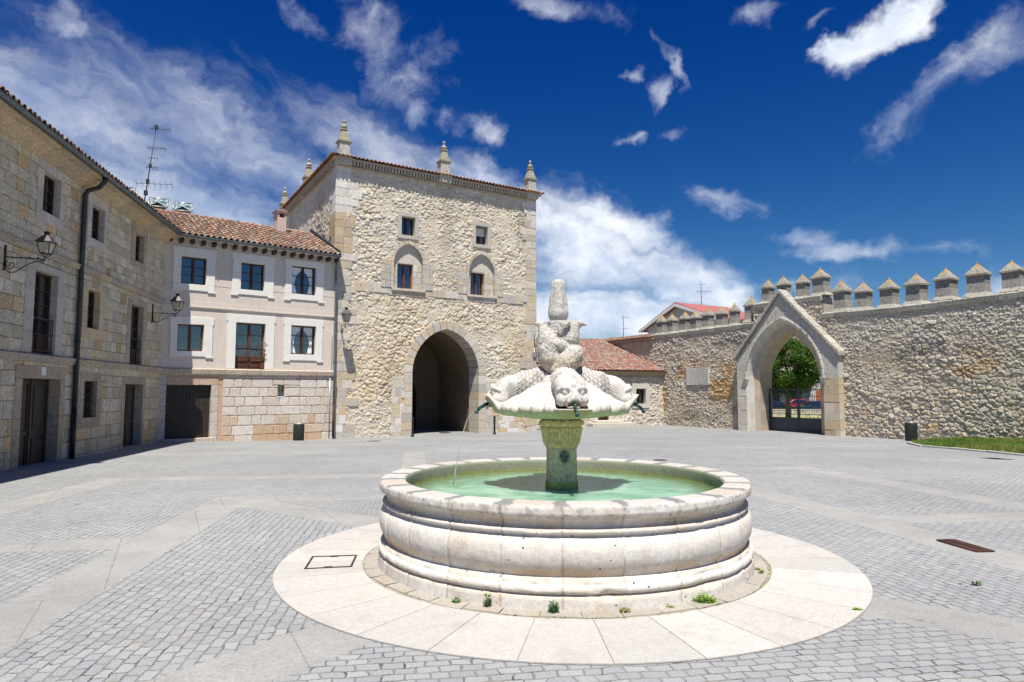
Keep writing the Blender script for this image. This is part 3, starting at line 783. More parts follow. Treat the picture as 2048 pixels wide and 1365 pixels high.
def pinnacle(u, d, s=1.0):
    m = MB(); cg = (.52, .50, .44)
    m.box(u - .40, u + .40, d - .33, d + .33, 13.82, 14.28, (.56, .52, .45)); m.box(u - .44, u + .44, d - .37, d + .37, 14.28, 14.36, (.46, .43, .36))
    m.box(u - .28, u + .28, d - .26, d + .26, 14.36, 15.02, cg); m.box(u - .35, u + .35, d - .32, d + .32, 15.02, 15.12, (.3, .28, .22))
    m.frust(u, d, 15.12, 15.72, .29, .27, .12, .12, (.34, .32, .24)); m.box(u - .17, u + .17, d - .17, d + .17, 15.72, 15.78, (.40, .36, .24))
    m.lathe([(.07, 15.78), (.16, 15.86), (.18, 15.93), (.13, 16.0), (.06, 16.05), (.05, 16.14), (.09, 16.2), (.08, 16.27), (.02, 16.33)], 14, (u, d), (.42, .38, .25))
    return m.build('pinnacle', M['merlon'], tower, bevel=.012)
pinnacle(.30, .0); pinnacle(6.14, -.05); pinnacle(12.12, .0); pinnacle(.2, 6.9); pinnacle(.2, 13.6); pinnacle(12.2, 13.6); pinnacle(12.2, 6.9)
# ================================================================ rendered house with the tiled roof
house = froot('rendered_house', FB, 'pink rendered house with white window surrounds and clay tile roof, left of the tower', 'house')
W1 = [(.70, 1.75, 6.70, 7.95), (3.27, 4.35, 6.68, 7.98), (5.68, 6.91, 6.70, 8.12)]
W0 = [(.65, 1.74, 3.67, 4.88), (3.12, 4.47, 2.92, 5.10), (5.71, 6.97, 3.70, 5.13)]
HH = W1 + W0
m = MB(); m.col = (.67, .595, .52)
for q in cut((-.1, 8.02, 2.87, 8.75), HH):
    m.add([(q[0], 0, q[2]), (q[1], 0, q[2]), (q[1], 0, q[3]), (q[0], 0, q[3])], [(0, 1, 2, 3)])
m.box(-.1, 8.0, -.025, -.0, 5.62, 5.9); m.box(-.1, 8.0, -.06, -.026, 5.66, 5.72)
m.add([(8.02, 0, -.6), (8.02, 8, -.6), (8.02, 8, 8.75), (8.02, 0, 8.75)], [(0, 1, 2, 3)]); m.add([(-.1, 8, -.6), (8.02, 8, -.6), (8.02, 8, 8.9), (-.1, 8, 8.9)], [(0, 1, 2, 3)])
m.build('rendered_wall', M['render'], house)
for (u0, u1, z0, z1), (U0, U1, Z0, Z1), cur in ((W1[0], (.37, 2.12, 6.42, 8.37), 0), (W1[1], (2.88, 4.80, 6.44, 8.40), 0), (W1[2], (5.36, 7.31, 6.42, 8.42), 1), (W0[0], (.36, 2.11, 3.44, 5.21), 0), (W0[2], (5.38, 7.31, 3.40, 5.48), 1)):
    w = sash(house, M['wood_dark'] if (u0, z0) != (.65, 3.67) else M['wood_red'], u0, u1, z0, z1, .17, 3 if cur or z0 > 5 else 1, curtain=bool(cur))
    s = frame_surround(house, M['trim'], u0, u1, z0, z1, u0 - U0, U1 - u1, z0 - Z0, Z1 - z1, .045, .30, ears=.045, parent=w, col=(.80, .775, .71))
u0, u1, z0, z1 = W0[1]
w = sash(house, M['wood_red'], u0, u1, z0, z1, .20, 3, solid=.55, name='balcony_door')
frame_surround(house, M['trim'], u0, u1, z0, z1, .37, .43, 0, .38, .045, .32, ears=.045, parent=w, col=(.80, .775, .71))
railing(house, u0 + .02, u1 - .02, 2.93, 3.9, -.01, 13)
# stone ground floor
BW = [(.66, .60, .53), (.70, .65, .58), (.62, .57, .51), (.68, .62, .55), (.64, .56, .47)]
BO = [(.56, .40, .27), (.62, .50, .38), (.66, .60, .53), (.58, .42, .28)]
def b_col(r, u, z):
    if u < 2.6: return np.array((.58, .52, .45)) * r.uniform(.9, 1.05)
    return np.array(r.choice(BO if (z < .75 and r.random() < .55) else BW)) * r.uniform(.95, 1.05)
GH = [(.02, 2.40, -.7, 2.48), (5.15, 5.44, 1.63, 2.17)]
m = MB(); backing(m, -.1, 8.02, -.7, 2.6, [(.29, 2.14, -.7, 2.15), GH[1]], .0, (.58, .40, .28))
courses(m, 2.62, 8.0, -.62, 2.60, GH, b_col, (.42, .50), (.32, 1.0), .0, -.022, .022, .012, seed=12, gap=.02)
m.build('stone_wall', M['ashlar'], house)
m = MB(); r_ = random.Random(3); u = -.1
while u < 8.0:
    w_ = r_.uniform(.7, 1.3); b = min(u + w_, 8.03); c = np.array((.55, .46, .36)) * r_.uniform(.88, 1.08)
    m.prismx([(.0, 2.6), (-.09, 2.6), (-.11, 2.66), (-.13, 2.86), (-.04, 2.91), (.0, 2.91)], u + .003, b - .003, c); u = b
m.build('string_course', M['ashlar_old'], house, bevel=.006)
w = MB(); w.box(.29, 2.14, .22, .27, -.4, 2.15); 
for k in range(13): w.box(.30 + k * .142, .30 + k * .142 + .13, .195, .22, -.38, 2.13)
for zz in (.25, .95, 1.6):
    for k in range(13): w.lathe([(.018, 0), (.0, .0)], 6) if False else w.box(.36 + k * .142, .385 + k * .142, .18, .195, zz, zz + .025, (1, 1, 1))
gd = w.build('garage_door', M['wood_door'], house)
m = MB()
for (a, b) in ((.0, .29), (2.14, 2.44)):
    z = -.6; r_ = random.Random(int(a * 10))
    while z < 2.1:
        zt = min(2.15, z + r_.uniform(.4, .75)); m.box(a, b, -.03, .4, z + .005, zt - .005, np.array((.62, .57, .50)) * r_.uniform(.9, 1.05)); z = zt
m.box(.0, 2.44, -.03, .4, 2.155, 2.50, (.58, .43, .31)); m.box(.0, .26, -.035, .02, 2.16, 2.58, (.6, .55, .5))
m.build('door_surround', M['ashlar_old'], gd, bevel=.012)
m = MB(); m.box(.2, 2.3, -.12, .2, -.5, -.22, (.55, .47, .38)); m.build('doorstep', M['ashlar'], house, bevel=.02)
w = MB(); w.box(5.15, 5.44, .12, .14, 1.63, 2.17); gg = w.build('small_window', M['glass'], house)
m = MB(); m.tube([(5.295, -.0, 1.63), (5.295, -.0, 2.17)], .009); m.tube([(5.15, -.0, 1.9), (5.44, -.0, 1.9)], .009); m.build('grille', M['iron'], gg)
m = MB(); m.col = (.3, .25, .2); m.box(5.11, 5.15, .0, .14, 1.6, 2.2); m.box(5.44, 5.48, .0, .14, 1.6, 2.2); m.box(5.11, 5.48, .0, .14, 2.17, 2.2); m.box(5.09, 5.5, -.03, .14, 1.58, 1.63, (.7, .68, .62)); m.build('reveal', M['ashlar'], gg)
# roof
RD, RZ = 4.3, 1.95; rl = math.hypot(RD, RZ); es = (0, RD / rl, RZ / rl)
tile_roof(house, M['tile'], (-1.5, -.50, 8.83), (1, 0, 0), es, 9.55, rl, .245, .36, name='roof_tiles', seed=8)
m = MB(); m.col = (.30, .2, .15)
m.add([(-1.6, -.46, 8.80), (8.02, -.46, 8.80), (8.02, RD - .5, 8.80 + RZ), (-1.6, RD - .5, 8.80 + RZ), (-1.6, -.46, 8.74), (8.02, -.46, 8.74), (8.02, 8.2, 8.8), (-1.6, 8.2, 8.8)], [(0, 1, 2, 3), (0, 4, 5, 1), (1, 5, 6, 2), (3, 2, 6, 7), (0, 3, 7, 4), (4, 7, 6, 5)])
for k in range(24): m.tube([(-1.5 + k * .4, RD - .5, 8.83 + RZ), (-1.5 + k * .4 + .42, RD - .5, 8.85 + RZ)], .10, 8, np.array(random.Random(k).choice(TILEP)) * .95)
m.build('roof_bed', M['tile'], house)
m = MB(); m.prismx([(-.42, 8.80), (RD - .55, 8.86 + RZ), (RD - .55, 9.12 + RZ), (-.42, 9.08)], 7.93, 8.02); m.build('roof_flashing', M['zinc_dark'], house)
for k in range(18):
    m = MB(); u = .12 + k * .455; m.prismx([(-.40, 8.55), (-.36, 8.50), (.0, 8.50), (.0, 8.70), (-.40, 8.70)], u, u + .13); m.build('rafter_end', M['wood_dark'], house)
m = MB(); m.col = (.66, .58, .48); m.box(-.1, 8.0, -.44, .0, 8.70, 8.735); m.build('soffit', M['render'], house)
m = MB()
pg = [(-.55 + .085 * math.sin(a), 8.80 - .085 * math.cos(a)) for a in np.linspace(-PI / 2, PI / 2, 9)]
m.prismx(pg + [(y * .96 - .55 * .04, z + .006) for y, z in reversed(pg)], -.28, 8.0)
for k in range(9): m.box(-.2 + k * 1.0, -.17 + k * 1.0, -.64, -.46, 8.70, 8.81)
m.build('gutter', M['zinc'], house)
m = MB(); m.tube([(7.9, -.55, 8.72), (7.9, -.5, 8.6), (7.93, -.15, 8.35), (7.93, -.11, 8.1), (7.93, -.11, 3.2), (7.93, -.19, 2.95), (7.93, -.19, 2.6), (7.93, -.14, 2.4), (7.93, -.14, 1.2)], .055, 10)
for zz in (7.6, 6.2, 4.7, 3.4, 1.9): m.tube([(7.93, -.11 if zz > 3 else -.14, zz), (7.93, -.11 if zz > 3 else -.14, zz + .04)], .066, 10)
m.build('downpipe', M['zinc'], house)
m = MB(); m.tube([(7.93, -.14, 1.2), (7.93, -.14, -.45)], .06, 10); m.build('cast_iron_pipe', M['cast'], house)
m = MB(); m.tube([(7.74, -.06, 2.55), (7.74, -.06, -.45)], .028, 8); m.tube([(7.80, -.05, 5.2), (7.82, -.05, 3.0)], .012, 6); m.build('cable_conduit', M['steel'], house)
# chimney on the ridge
m = MB(); m.col = (.58, .46, .40); cu, cd_ = 6.05, 3.15
m.box(cu - .24, cu + .24, cd_ - .3, cd_ + .3, 9.9, 11.2); 
for a, b in ((-.24, -.14), (.14, .24)): m.box(cu + a, cu + b, cd_ - .3, cd_ + .3, 11.2, 11.45)
m.box(cu - .3, cu + .3, cd_ - .36, cd_ + .36, 11.45, 11.52); m.box(cu - .24, cu + .24, cd_ + .25, cd_ + .3, 11.2, 11.45)
ch = m.build('chimney', M['render'], house, bevel=.01)
m = MB(); m.prism([(cu - .36, 11.52), (cu + .36, 11.52), (cu, 11.68)], cd_ - .38, cd_ + .38, (.4, .26, .19)); m.build('chimney_cap', M['tile'], ch)

# ================================================================ long stone building on the left
old = froot('stone_townhouse', FA, 'long three-storey block of weathered stone in shade, along the left side of the square', 'building')
OW = dict(T1=(10.3, 11.3, 7.0, 8.15), T2=(13.45, 14.43, 6.96, 8.1), T3=(17.33, 18.25, 6.97, 8.08), M1=(10.14, 11.43, 2.93, 5.28), M2=(13.46, 14.38, 3.96, 5.24), M3=(17.22, 18.5, 2.94, 5.24),
          D1=(9.79, 11.9, -.5, 2.22), G2=(13.5, 14.48, 1.0, 2.2), D3=(16.95, 18.8, -.5, 2.14))
HO = list(OW.values())
AO = [(.52, .49, .42), (.56, .52, .44), (.59, .55, .48), (.49, .45, .38), (.57, .51, .41), (.61, .58, .51)]
def a_col(r, u, z):
    c = np.array(r.choice(AO)) * r.uniform(1.0, 1.2) * np.array([1.04, .99, .88])
    if r.random() < .12: c = c * np.array((1.0, .84, .66))
    if z < 1.2: c = c * np.array((1.0, .97, .88))
    return c
m = MB(); backing(m, 0, 20.8, -.7, 8.75, HO, .012, (.30, .235, .16))
courses(m, 0, 20.79, -.6, 2.70, HO, a_col, (.36, .5), (.35, .8), .012, -.022, .012, .016, seed=41, gap=.008, proud=.016)
courses(m, 0, 20.79, 2.91, 5.70, HO, a_col, (.28, .42), (.3, .62), .012, -.022, .012, .016, seed=42, gap=.008, proud=.016)
courses(m, 0, 20.79, 5.92, 8.45, HO, a_col, (.28, .40), (.28, .6), .012, -.022, .012, .016, seed=43, gap=.008, proud=.016)
m.build('block_wall', M['ashlar_old'], old)
r_ = random.Random(4)
for (zz, pts) in ((2.68, [(.0, 0), (-.09, 0), (-.11, .05), (-.15, .2), (-.03, .25), (.0, .25)]), (5.70, [(.0, 0), (-.07, .0), (-.10, .05), (-.14, .18), (-.03, .22), (.0, .22)])):
    m = MB(); u = 0
    while u < 20.75:
        b = min(20.78, u + r_.uniform(.8, 1.5)); c = np.array(r_.choice([(.46, .40, .31), (.42, .38, .31), (.54, .44, .31)]))
        m.prismx([(y, zz + z) for y, z in pts], u + .004, b - .004, c); u = b
    m.build('string_course', M['ashlar_old'], old, bevel=.006)
m = MB(); u = 0      # coved stone eaves
while u < 20.75:
    b = min(20.78, u + r_.uniform(.7, 1.3)); c = np.array(r_.choice([(.58, .43, .26), (.54, .42, .28), (.60, .47, .31), (.48, .39, .28)]))
    m.prismx([(.0, 8.40), (-.10, 8.42), (-.24, 8.50), (-.36, 8.60), (-.44, 8.66), (-.62, 8.68), (-.62, 8.78), (.0, 8.78)], u + .004, b - .004, c); u = b
m.build('eaves_moulding', M['ashlar_old'], old, bevel=.008)
SC = {'T1': ((.33, .22, .32, .34), (.62, .55, .48)), 'T2': ((.30, .22, .28, .34), (.62, .56, .50)), 'T3': ((.42, .34, .25, .3), (.52, .43, .32)), 'M1': ((.48, .38, 0, .2), (.56, .51, .44)), 'M2': ((.36, .34, .34, .08), (.66, .52, .34)),
      'M3': ((.38, .36, 0, .2), (.52, .43, .32)), 'G2': ((.34, .3, .34, .3), (.48, .39, .29)), 'D1': ((.36, .3, 0, .36), (.50, .40, .29)), 'D3': ((.3, .28, 0, .3), (.50, .42, .33))}
for k, (u0, u1, z0, z1) in OW.items():
    (ml, mr, mb_, mt), c = SC[k]
    if k[0] in 'TM' or k == 'G2':
        tall = k in ('M1', 'M3')
        w = sash(old, M['wood_dark'], u0, u1, z0, z1, .15, 4 if tall else 3, solid=.5 if tall else 0, name='balcony_door' if tall else 'window')
    else:
        w = MB(); dd = .28; w.box(u0, u1, dd, dd + .08, -.42, z1); n = 4
        ww = (u1 - u0) / 2
        for lf in range(2):
            a = u0 + lf * ww + .03; b = a + ww - .06
            w.box(a, b, dd - .03, dd, -.4, -.28); w.box(a, b, dd - .03, dd, z1 - .14, z1 - .02); w.box(a, b, dd - .03, dd, .62, .74)
            for uu in (a, b - .1): w.box(uu, uu + .1, dd - .028, dd, -.4, z1 - .03)
            for (c0, c1) in ((-.2, .54), (.84, z1 - .22)): w.frust((a + b) / 2, 0, 0, 0, 0, 0, 0, 0) if False else w.box(a + .2, b - .2, dd - .022, dd, c0, c1)
        w.box((u0 + u1) / 2 - .05, (u0 + u1) / 2 + .05, dd - .06, dd, -.4, z1 - .02)
        w = w.build('entrance_door', M['wood_door'], old, bevel=.01)
    frame_surround(old, M['ashlar'] if k in ('T1', 'T2', 'M2', 'M1') else M['ashlar_old'], u0, u1, z0, z1, ml, mr, mb_, mt, .05, .5, parent=w, col=c, split=.55, ears=.0, bevel=.012)
    if k == 'D1':
        m = MB(); m.box(u0 + .9, u0 + 1.14, -.075, -.05, 2.32, 2.56); m.build('house_number', M['white'], old)
        s_ = MB(); s_.box(u1 + .1, u1 + .25, -.075, -.05, .95, 1.15) if False else s_.box(u1 - .012, u1, .12, .32, 1.0, 1.2); s_.build('intercom', M['steel'], w)
    if k == 'D3': s_ = MB(); s_.box(u1 - .012, u1, .1, .3, 1.0, 1.2); s_.build('intercom', M['steel'], w)
    if k == 'G2':
        m = MB()
        for q in range(7): m.tube([(u0 + .1 + q * .13, .05, z0), (u0 + .1 + q * .13, .05, z1)], .009, 6)
        for q in range(4): m.tube([(u0, .05, z0 + .15 + q * .3), (u1, .05, z0 + .15 + q * .3)], .009, 6)
        m.build('grille', M['iron'], w)
railing(old, 10.16, 11.41, 2.95, 3.95, .03, 11); railing(old, 17.24, 18.48, 2.95, 3.95, .03, 11)
m = MB(); m.box(16.9, 18.9, -.10, .3, -.5, -.27, (.5, .43, .34)); m.build('doorstep', M['ashlar'], old, bevel=.02)
m = MB(); pg = [(-.72 + .09 * math.sin(a), 8.83 - .09 * math.cos(a)) for a in np.linspace(-PI / 2, PI / 2, 9)]
m.prismx(pg + [(y * .96 - .72 * .04, z + .006) for y, z in reversed(pg)], 0, 20.9); m.build('gutter', M['zinc'], old)
m = MB(); m.tube([(12.67, -.70, 8.76), (12.67, -.68, 8.62), (12.67, -.52, 8.42), (12.67, -.2, 8.3), (12.67, -.13, 8.15), (12.67, -.13, 1.35)], .075, 12)
for zz in (7.4, 5.4, 3.4, 1.5): m.tube([(12.67, -.13, zz), (12.67, -.13, zz + .05)], .088, 12)
m.build('downpipe', M['zinc_dark'], old)
m = MB(); m.tube([(12.67, -.13, 1.35), (12.67, -.13, -.4)], .08, 12); m.build('cast_iron_pipe', M['iron'], old)
rl2 = math.hypot(4.6, 1.9)
tile_roof(old, M['tile'], (0, -.72, 8.87), (1, 0, 0), (0, 4.6 / rl2, 1.9 / rl2), 20.6, rl2, .24, .4, name='roof_tiles', seed=18, seg=5)
m = MB(); m.col = (.3, .2, .15); m.prismx([(-.68, 8.80), (-.68, 8.84), (3.9, 10.72), (8.5, 8.8)], 0, 20.75); m.build('roof_bed', M['tile'], old)
m = MB(); m.col = (.3, .27, .22); m.box(0, 20.7, 8.3, 8.5, -.6, 8.8); m.box(-.3, -.02, .0, 8.5, -.6, 8.8); m.box(20.72, 20.78, .2, 8.5, -.6, 8.8); m.build('rear_walls', M['ashlar_old'], old)

# ================================================================ street lamps on scrolled brackets
def wall_lamp(fr, u, z, reach, label, s=1.0, group='lanterns on wall brackets'):
    x, y, _ = fr.w(u, 0); t = empty('wall_lantern', (x, y, z), fr.rz, label, 'street lamp', group)
    m = MB(); R = reach
    m.box(-.02, .02, -.07, -.03, -.42 * s, .36 * s)
    m.tube([(0, -.05, 0), (0, -R, -.03)], .014, 6)
    for k in range(4): m.tube([(0, -.2 - k * R * .2, -.005), (0, -.235 - k * R * .2, -.005)], .024, 6)
    sp = [(0, -.05 - .17 * s - (.16 - .0085 * k) * s * math.cos(k * .52 + 2.2) * 1.0, -.24 * s + (.16 - .0085 * k) * s * math.sin(k * .52 + 2.2)) for k in range(17)]
    crv = [(0, -R, -.05), (0, -R * .8, -.08), (0, -R * .6, -.17), (0, -R * .42, -.29), (0, -.3, -.385), (0, -.17, -.40), (0, -.08, -.33)]
    m.tube(crv, .013, 6); m.tube(sp, .012, 6)
    m.tube([(0, -R + .09 * s + (.055 - .004 * k) * math.cos(k * .7), -.13 * s + (.055 - .004 * k) * math.sin(k * .7)) for k in range(11)], .010, 6)
    m.build('bracket', M['iron'], t)
    c = -R; Z = .02
    m = MB()
    for sx in (-1, 1):
        for sy in (-1, 1):
            m.tube([(0, c, Z - .02), (sx * .11 * s, c + sy * .11 * s, Z + .12 * s)], .008, 5); m.tube([(sx * .115 * s, c + sy * .115 * s, Z + .12 * s), (sx * .185 * s, c + sy * .185 * s, Z + .45 * s)], .011, 5)
    for (hw, zz) in ((.115, .12), (.185, .45)):
        for a, b in (((-1, -1), (1, -1)), ((1, -1), (1, 1)), ((1, 1), (-1, 1)), ((-1, 1), (-1, -1))):
            m.tube([(a[0] * hw * s, c + a[1] * hw * s, Z + zz * s), (b[0] * hw * s, c + b[1] * hw * s, Z + zz * s)], .012, 5)
    m.build('lantern_frame', M['iron'], t)
    m = MB(); h0, h1 = .105 * s, .172 * s; P = [(-1, -1), (1, -1), (1, 1), (-1, 1)]
    m.add([(a * h0, c + b * h0, Z + .125 * s) for a, b in P] + [(a * h1, c + b * h1, Z + .445 * s) for a, b in P], [(k, (k + 1) % 4, 4 + (k + 1) % 4, 4 + k) for k in range(4)] + [(3, 2, 1, 0)]); m.build('lantern_glass', M['lampglass'], t)
    m = MB(); m.frust(0, c, Z + .455 * s, Z + .49 * s, .235 * s, .235 * s, .225 * s, .225 * s); m.frust(0, c, Z + .49 * s, Z + .60 * s, .215 * s, .215 * s, .14 * s, .14 * s); m.frust(0, c, Z + .60 * s, Z + .68 * s, .14 * s, .14 * s, .085 * s, .085 * s)
    m.build('lantern_roof', M['lamp_roof'], t, bevel=.006)
    m = MB(); m.frust(0, c, Z + .68 * s, Z + .74 * s, .055 * s, .055 * s, .05 * s, .05 * s); m.frust(0, c, Z + .74 * s, Z + .80 * s, .05 * s, .05 * s, .08 * s, .08 * s); m.build('lantern_cap', M['iron'], t)
    return t
wall_lamp(FA, 8.60, 5.30, .98, 'lantern on a black scrolled bracket, on the shaded building at the left edge', .84)
wall_lamp(FA, 19.5, 5.16, 1.0, 'lantern on a scrolled bracket in the corner between the shaded building and the pink house', 1.02)
wall_lamp(FC, .34, 5.27, .95, 'lantern on a scrolled bracket on the tower, beside the zinc downpipe', 1.05)
t = wall_lamp(FC, 12.36, 5.0, .95, 'lantern on the right corner of the tower, half hidden by the fountain carving', 1.05)
m = MB(); m.box(-.14, .14, -.16, -.02, -1.02, -.72); m.tube([(0, -.06, -.42), (0, -.06, -2.6)], .022, 6); m.build('junction_box', M['steel'], t)

# ================================================================ roof clutter
def fl(u, z, d, label):
    x, y, _ = FB.w(u, d); t = empty('floodlight', (x, y, z), FB.rz - .25, label, 'floodlight', 'floodlights on the roof ridge')
    m = MB(); hw = .42
    v = [(-hw, -.18, .0), (hw, -.18, .0), (hw, .24, .52), (-hw, .24, .52), (-hw * .75, .3, -.02), (hw * .75, .3, -.02), (hw * .75, .5, .36), (-hw * .75, .5, .36)]
    m.add(v, [(0, 4, 5, 1), (1, 5, 6, 2), (2, 6, 7, 3), (3, 7, 4, 0), (4, 7, 6, 5)])
    for (a, b) in (((-hw, -.18, 0), (hw, -.18, 0)), ((hw, -.18, 0), (hw, .24, .52)), ((hw, .24, .52), (-hw, .24, .52)), ((-hw, .24, .52), (-hw, -.18, 0))): m.tube([a, b], .035, 6)
    m.box(-.3, .3, .05, .3, -.26, -.02); m.box(-.05, .05, .12, .2, -.7, -.24); m.build('housing', M['steel'], t)
    m = MB(); m.add([(-hw + .04, -.15, .02), (hw - .04, -.15, .02), (hw - .04, .22, .49), (-hw + .04, .22, .49)], [(0, 1, 2, 3)])
    m.add([(-hw + .1, -.16, .06), (0, -.28, .2), (-hw + .1, .18, .48), (hw - .1, -.16, .06), (hw - .1, .18, .48)], [(0, 1, 2), (1, 3, 4), (1, 4, 2)]); m.build('glass', M['floodglass'], t)
fl(-1.15, 11.35, 4.2, 'floodlight at the left of the mast, half hidden by the eaves'); fl(.30, 11.0, 4.0, 'floodlight just right of the aerial mast'); fl(1.42, 10.98, 4.0, 'floodlight farthest right on the ridge')
def aerial(name, x, y, z, h, label, els, thick=.03, lean=0, rz=0.0, boxes=()):
    m = MB(); m.tube([(0, 0, 0), (lean * h, 0, h)], [thick, thick * .6], 6)
    for (zz, L, n, w) in els:
        c = lean * zz; m.tube([(c - L * .3, 0, zz), (c + L * .7, 0, zz + .05 * L)], .012, 5)
        for k in range(n):
            xx = c - L * .3 + L * k / max(1, n - 1); m.tube([(xx, -w / 2, zz + .05 * L * k / max(1, n - 1)), (xx, w / 2, zz)], .007, 4); m.tube([(xx, 0, zz - w * .3), (xx, 0, zz + w * .3)], .006, 4)
    for (zz, a) in boxes: m.box(lean * zz - a, lean * zz + a, -a, a, zz - a * 1.4, zz + a * 1.4)
    o = m.build(name, M['zinc_dark'], None); o.location = (x, y, z); o.rotation_euler = (0, 0, rz)
    return tag(o, label, 'aerial')
x, y, _ = FB.w(-.35, 4.3)
aerial('television_mast', x, y, 10.4, 4.75, 'tall thin lattice mast crowded with aerials above the left roofs', ((4.6, .9, 9, .5), (3.6, .8, 8, .45), (2.6, .5, 5, .5), (1.75, 1.6, 7, .9), (3.1, .4, 4, .3)), .035, .10, .3, ((1.3, .08), (.6, .09), (2.7, .06), (4.7, .07), (1.9, .07)))

# ================================================================ battlemented garden wall
wall = froot('battlemented_wall', FD, 'high rubble wall topped by capped merlons, closing the right side of the square', 'wall')
TOP = [(0, 5.92), (13.7, 6.05), (23.05, 6.20), (23.06, 7.30), (27.6, 7.30), (27.61, 6.30), (31, 6.20), (42.2, 6.40)]
def topz(U): return np.interp(U, [p[0] for p in TOP], [p[1] for p in TOP])
GU, GA, GSP, GAP = 25.2, 2.0, 2.5, 5.32; CU = 25.25
PW = [(.62, .58, .51), (.58, .54, .47), (.66, .62, .56), (.53, .50, .44), (.61, .55, .45), (.57, .54, .49), (.60, .52, .40), (.52, .485, .43)]
def d_fn(U, Z):
    h, ID, e = rubble(U, Z, .30, .19, 51, .075); h2, ID2, e2 = rubble(U, Z, .20, .14, 61, .055)
    bb = sstep(.42, .58, fbm(U * .3, Z * .5, 12, 3)); h = h * bb + h2 * (1 - bb); B3 = bb[..., None]
    col = pal(ID, PW) * B3 + pal(ID2, PW) * (1 - B3); ee = e * bb + e2 * (1 - bb)
    k = sstep(.13, .0, ee)[..., None] * .85; col = col * (1 - k) + np.array([.47, .38, .26]) * k
    rust = (sstep(.5, .68, fbm(U * .4 + 5, Z * .55, 33, 4)) * sstep(4.8, 2.6, Z))[..., None]
    col = col * (1 - rust * np.array([.10, .33, .58]))
    grey = sstep(3.2, 5.2, Z)[..., None] * .35; col = col * (1 - grey) + col.mean(-1, keepdims=True) * np.array([.92, .94, .94]) * grey
    dk = sstep(.52, .7, fbm(U * .25, Z * .8 + 9, 35, 4))[..., None]; col = col * (1 - .34 * dk)
    smear = .8 * sstep(.57, .74, fbm(U * .9 + 7, Z * .9, 144, 4)); h = h * (1 - .6 * smear); col = col * (1 - .4 * smear[..., None]) + np.array([.52, .45, .34]) * .4 * smear[..., None]
    return h, np.clip(col * np.array([.97, .93, .865]), 0, .75)
def d_inside(U, Z): return (Z < topz(U) - .1) & ~((np.abs(U - GU) < 2.45) & (Z < np.minimum(5.9, 7.45 - 1.14 * np.abs(U - CU)))) & ~((U < 15.0) & (Z < 3.0))
relief('wall_face', wall, M['rubble'], 8.0, 33.0, -.7, 7.3, .038, d_fn, d_inside, 0.0)
relief('wall_face', wall, M['rubble'], 33.0, 42.2, -.7, 6.5, .034, d_fn, d_inside, 0.0)
WT = 1.0
m = MB(); m.col = (.45, .42, .36)
for (a, b, zt) in ((0, 8, 5.9), (8, 23.06, 5.95), (23.06, GU - 2.45, 7.2), (27.66, 42.2, 6.1)): m.box(a, b, .10, WT, -.7, zt)
m.box(GU - 2.45, GU + 2.45, .10, WT, 5.85, 7.2); m.build('wall_core', M['rubble'], wall)
m = MB(); m.col = (.40, .38, .33); r_ = random.Random(8)
def cop(u0, u1, zf):
    u = u0
    while u < u1 - .05:
        b = min(u1, u + r_.uniform(.5, 1.0)); zz = zf((u + b) / 2) + r_.uniform(-.015, .015); c = np.array((.40, .38, .33)) * r_.uniform(.8, 1.15)
        m.prismx([(-.10, zz - .34), (.5, zz - .34), (WT + .1, zz - .34), (WT + .1, zz - .1), (.5, zz + .02), (-.05, zz - .02), (-.14, zz - .08)], u + .004, b - .004, c); u = b
cop(14.3, 23.05, lambda u: float(topz(u))); cop(23.06, 27.6, lambda u: 7.34); cop(27.6, 42.1, lambda u: float(topz(u)) + .02)
m.build('coping', M['merlon'], wall, bevel=.02)
def merlon_mesh():
    m = MB(); m.col = (.40, .385, .34)
    m.frust(0, 0, -.02, .16, .52, .45, .39, .35); m.box(-.37, .37, -.33, .33, .16, .55, (.36, .345, .31)); m.box(-.36, .36, -.32, .32, .555, .92, (.26, .25, .23))
    m.box(-.435, .435, -.40, .40, .92, .985, (.30, .285, .24))
    n = 6
    for k in range(n):
        a0 = .415 * (1 - k / n) + .02; a1 = .415 * (1 - (k + 1) / n) + .02
        m.frust(0, 0, 1.0 + .5 * k / n, 1.0 + .5 * (k + 1) / n, a0, a0 * .92, a1 + .012, a1 * .92 + .012, ((.32, .30, .25), (.32, .30, .25), (.34, .31, .25), (.38, .32, .22), (.45, .31, .15), (.50, .30, .11))[k])
    m.lathe([(.03, 1.48), (.05, 1.53), (.02, 1.58)], 8, col=(.5, .3, .1))
    return m
first = None
MER = [(14.65, 6.02, .94, .82), (15.72, 6.04, .96, .82), (16.85, 6.06, .93, .84), (17.93, 6.08, .90, .84), (18.98, 6.10, .92, .84), (20.15, 6.12, .88, .82), (21.2, 6.14, .98, .72), (22.5, 6.22, 1.08, .9),
       (23.75, 7.30, 1.0, .80), (24.95, 7.30, 1.0, .86), (26.15, 7.30, .97, .84), (27.33, 7.32, 1.02, .98), (28.58, 6.27, 1.18, .98), (29.72, 6.24, .99, .95), (31.08, 6.22, 1.03, .98), (32.45, 6.24, 1.04, 1.0), (33.82, 6.27, 1.02, 1.04), (35.2, 6.3, 1.0, 1.06), (36.62, 6.33, .92, 1.05), (38.1, 6.35, .95, 1.05), (39.6, 6.36, .95, 1.05)]
for k, (u, z, sz_, sw) in enumerate(MER):
    if first is None: o = first = merlon_mesh().build('merlon', M['merlon'], wall, bevel=.02)
    else: o = first.copy(); COL.objects.link(o)
    rk = random.Random(k * 7 + 1)
    o.location = (u, .42, z + .54); o.scale = (sw * rk.uniform(.92, 1.04), sw * rk.uniform(.94, 1.04), sz_ * rk.uniform(.97, 1.03)); o.rotation_euler = (rk.uniform(-.03, .03), rk.uniform(-.045, .045), rk.uniform(-.10, .10))
for v in first.data.vertices: pass
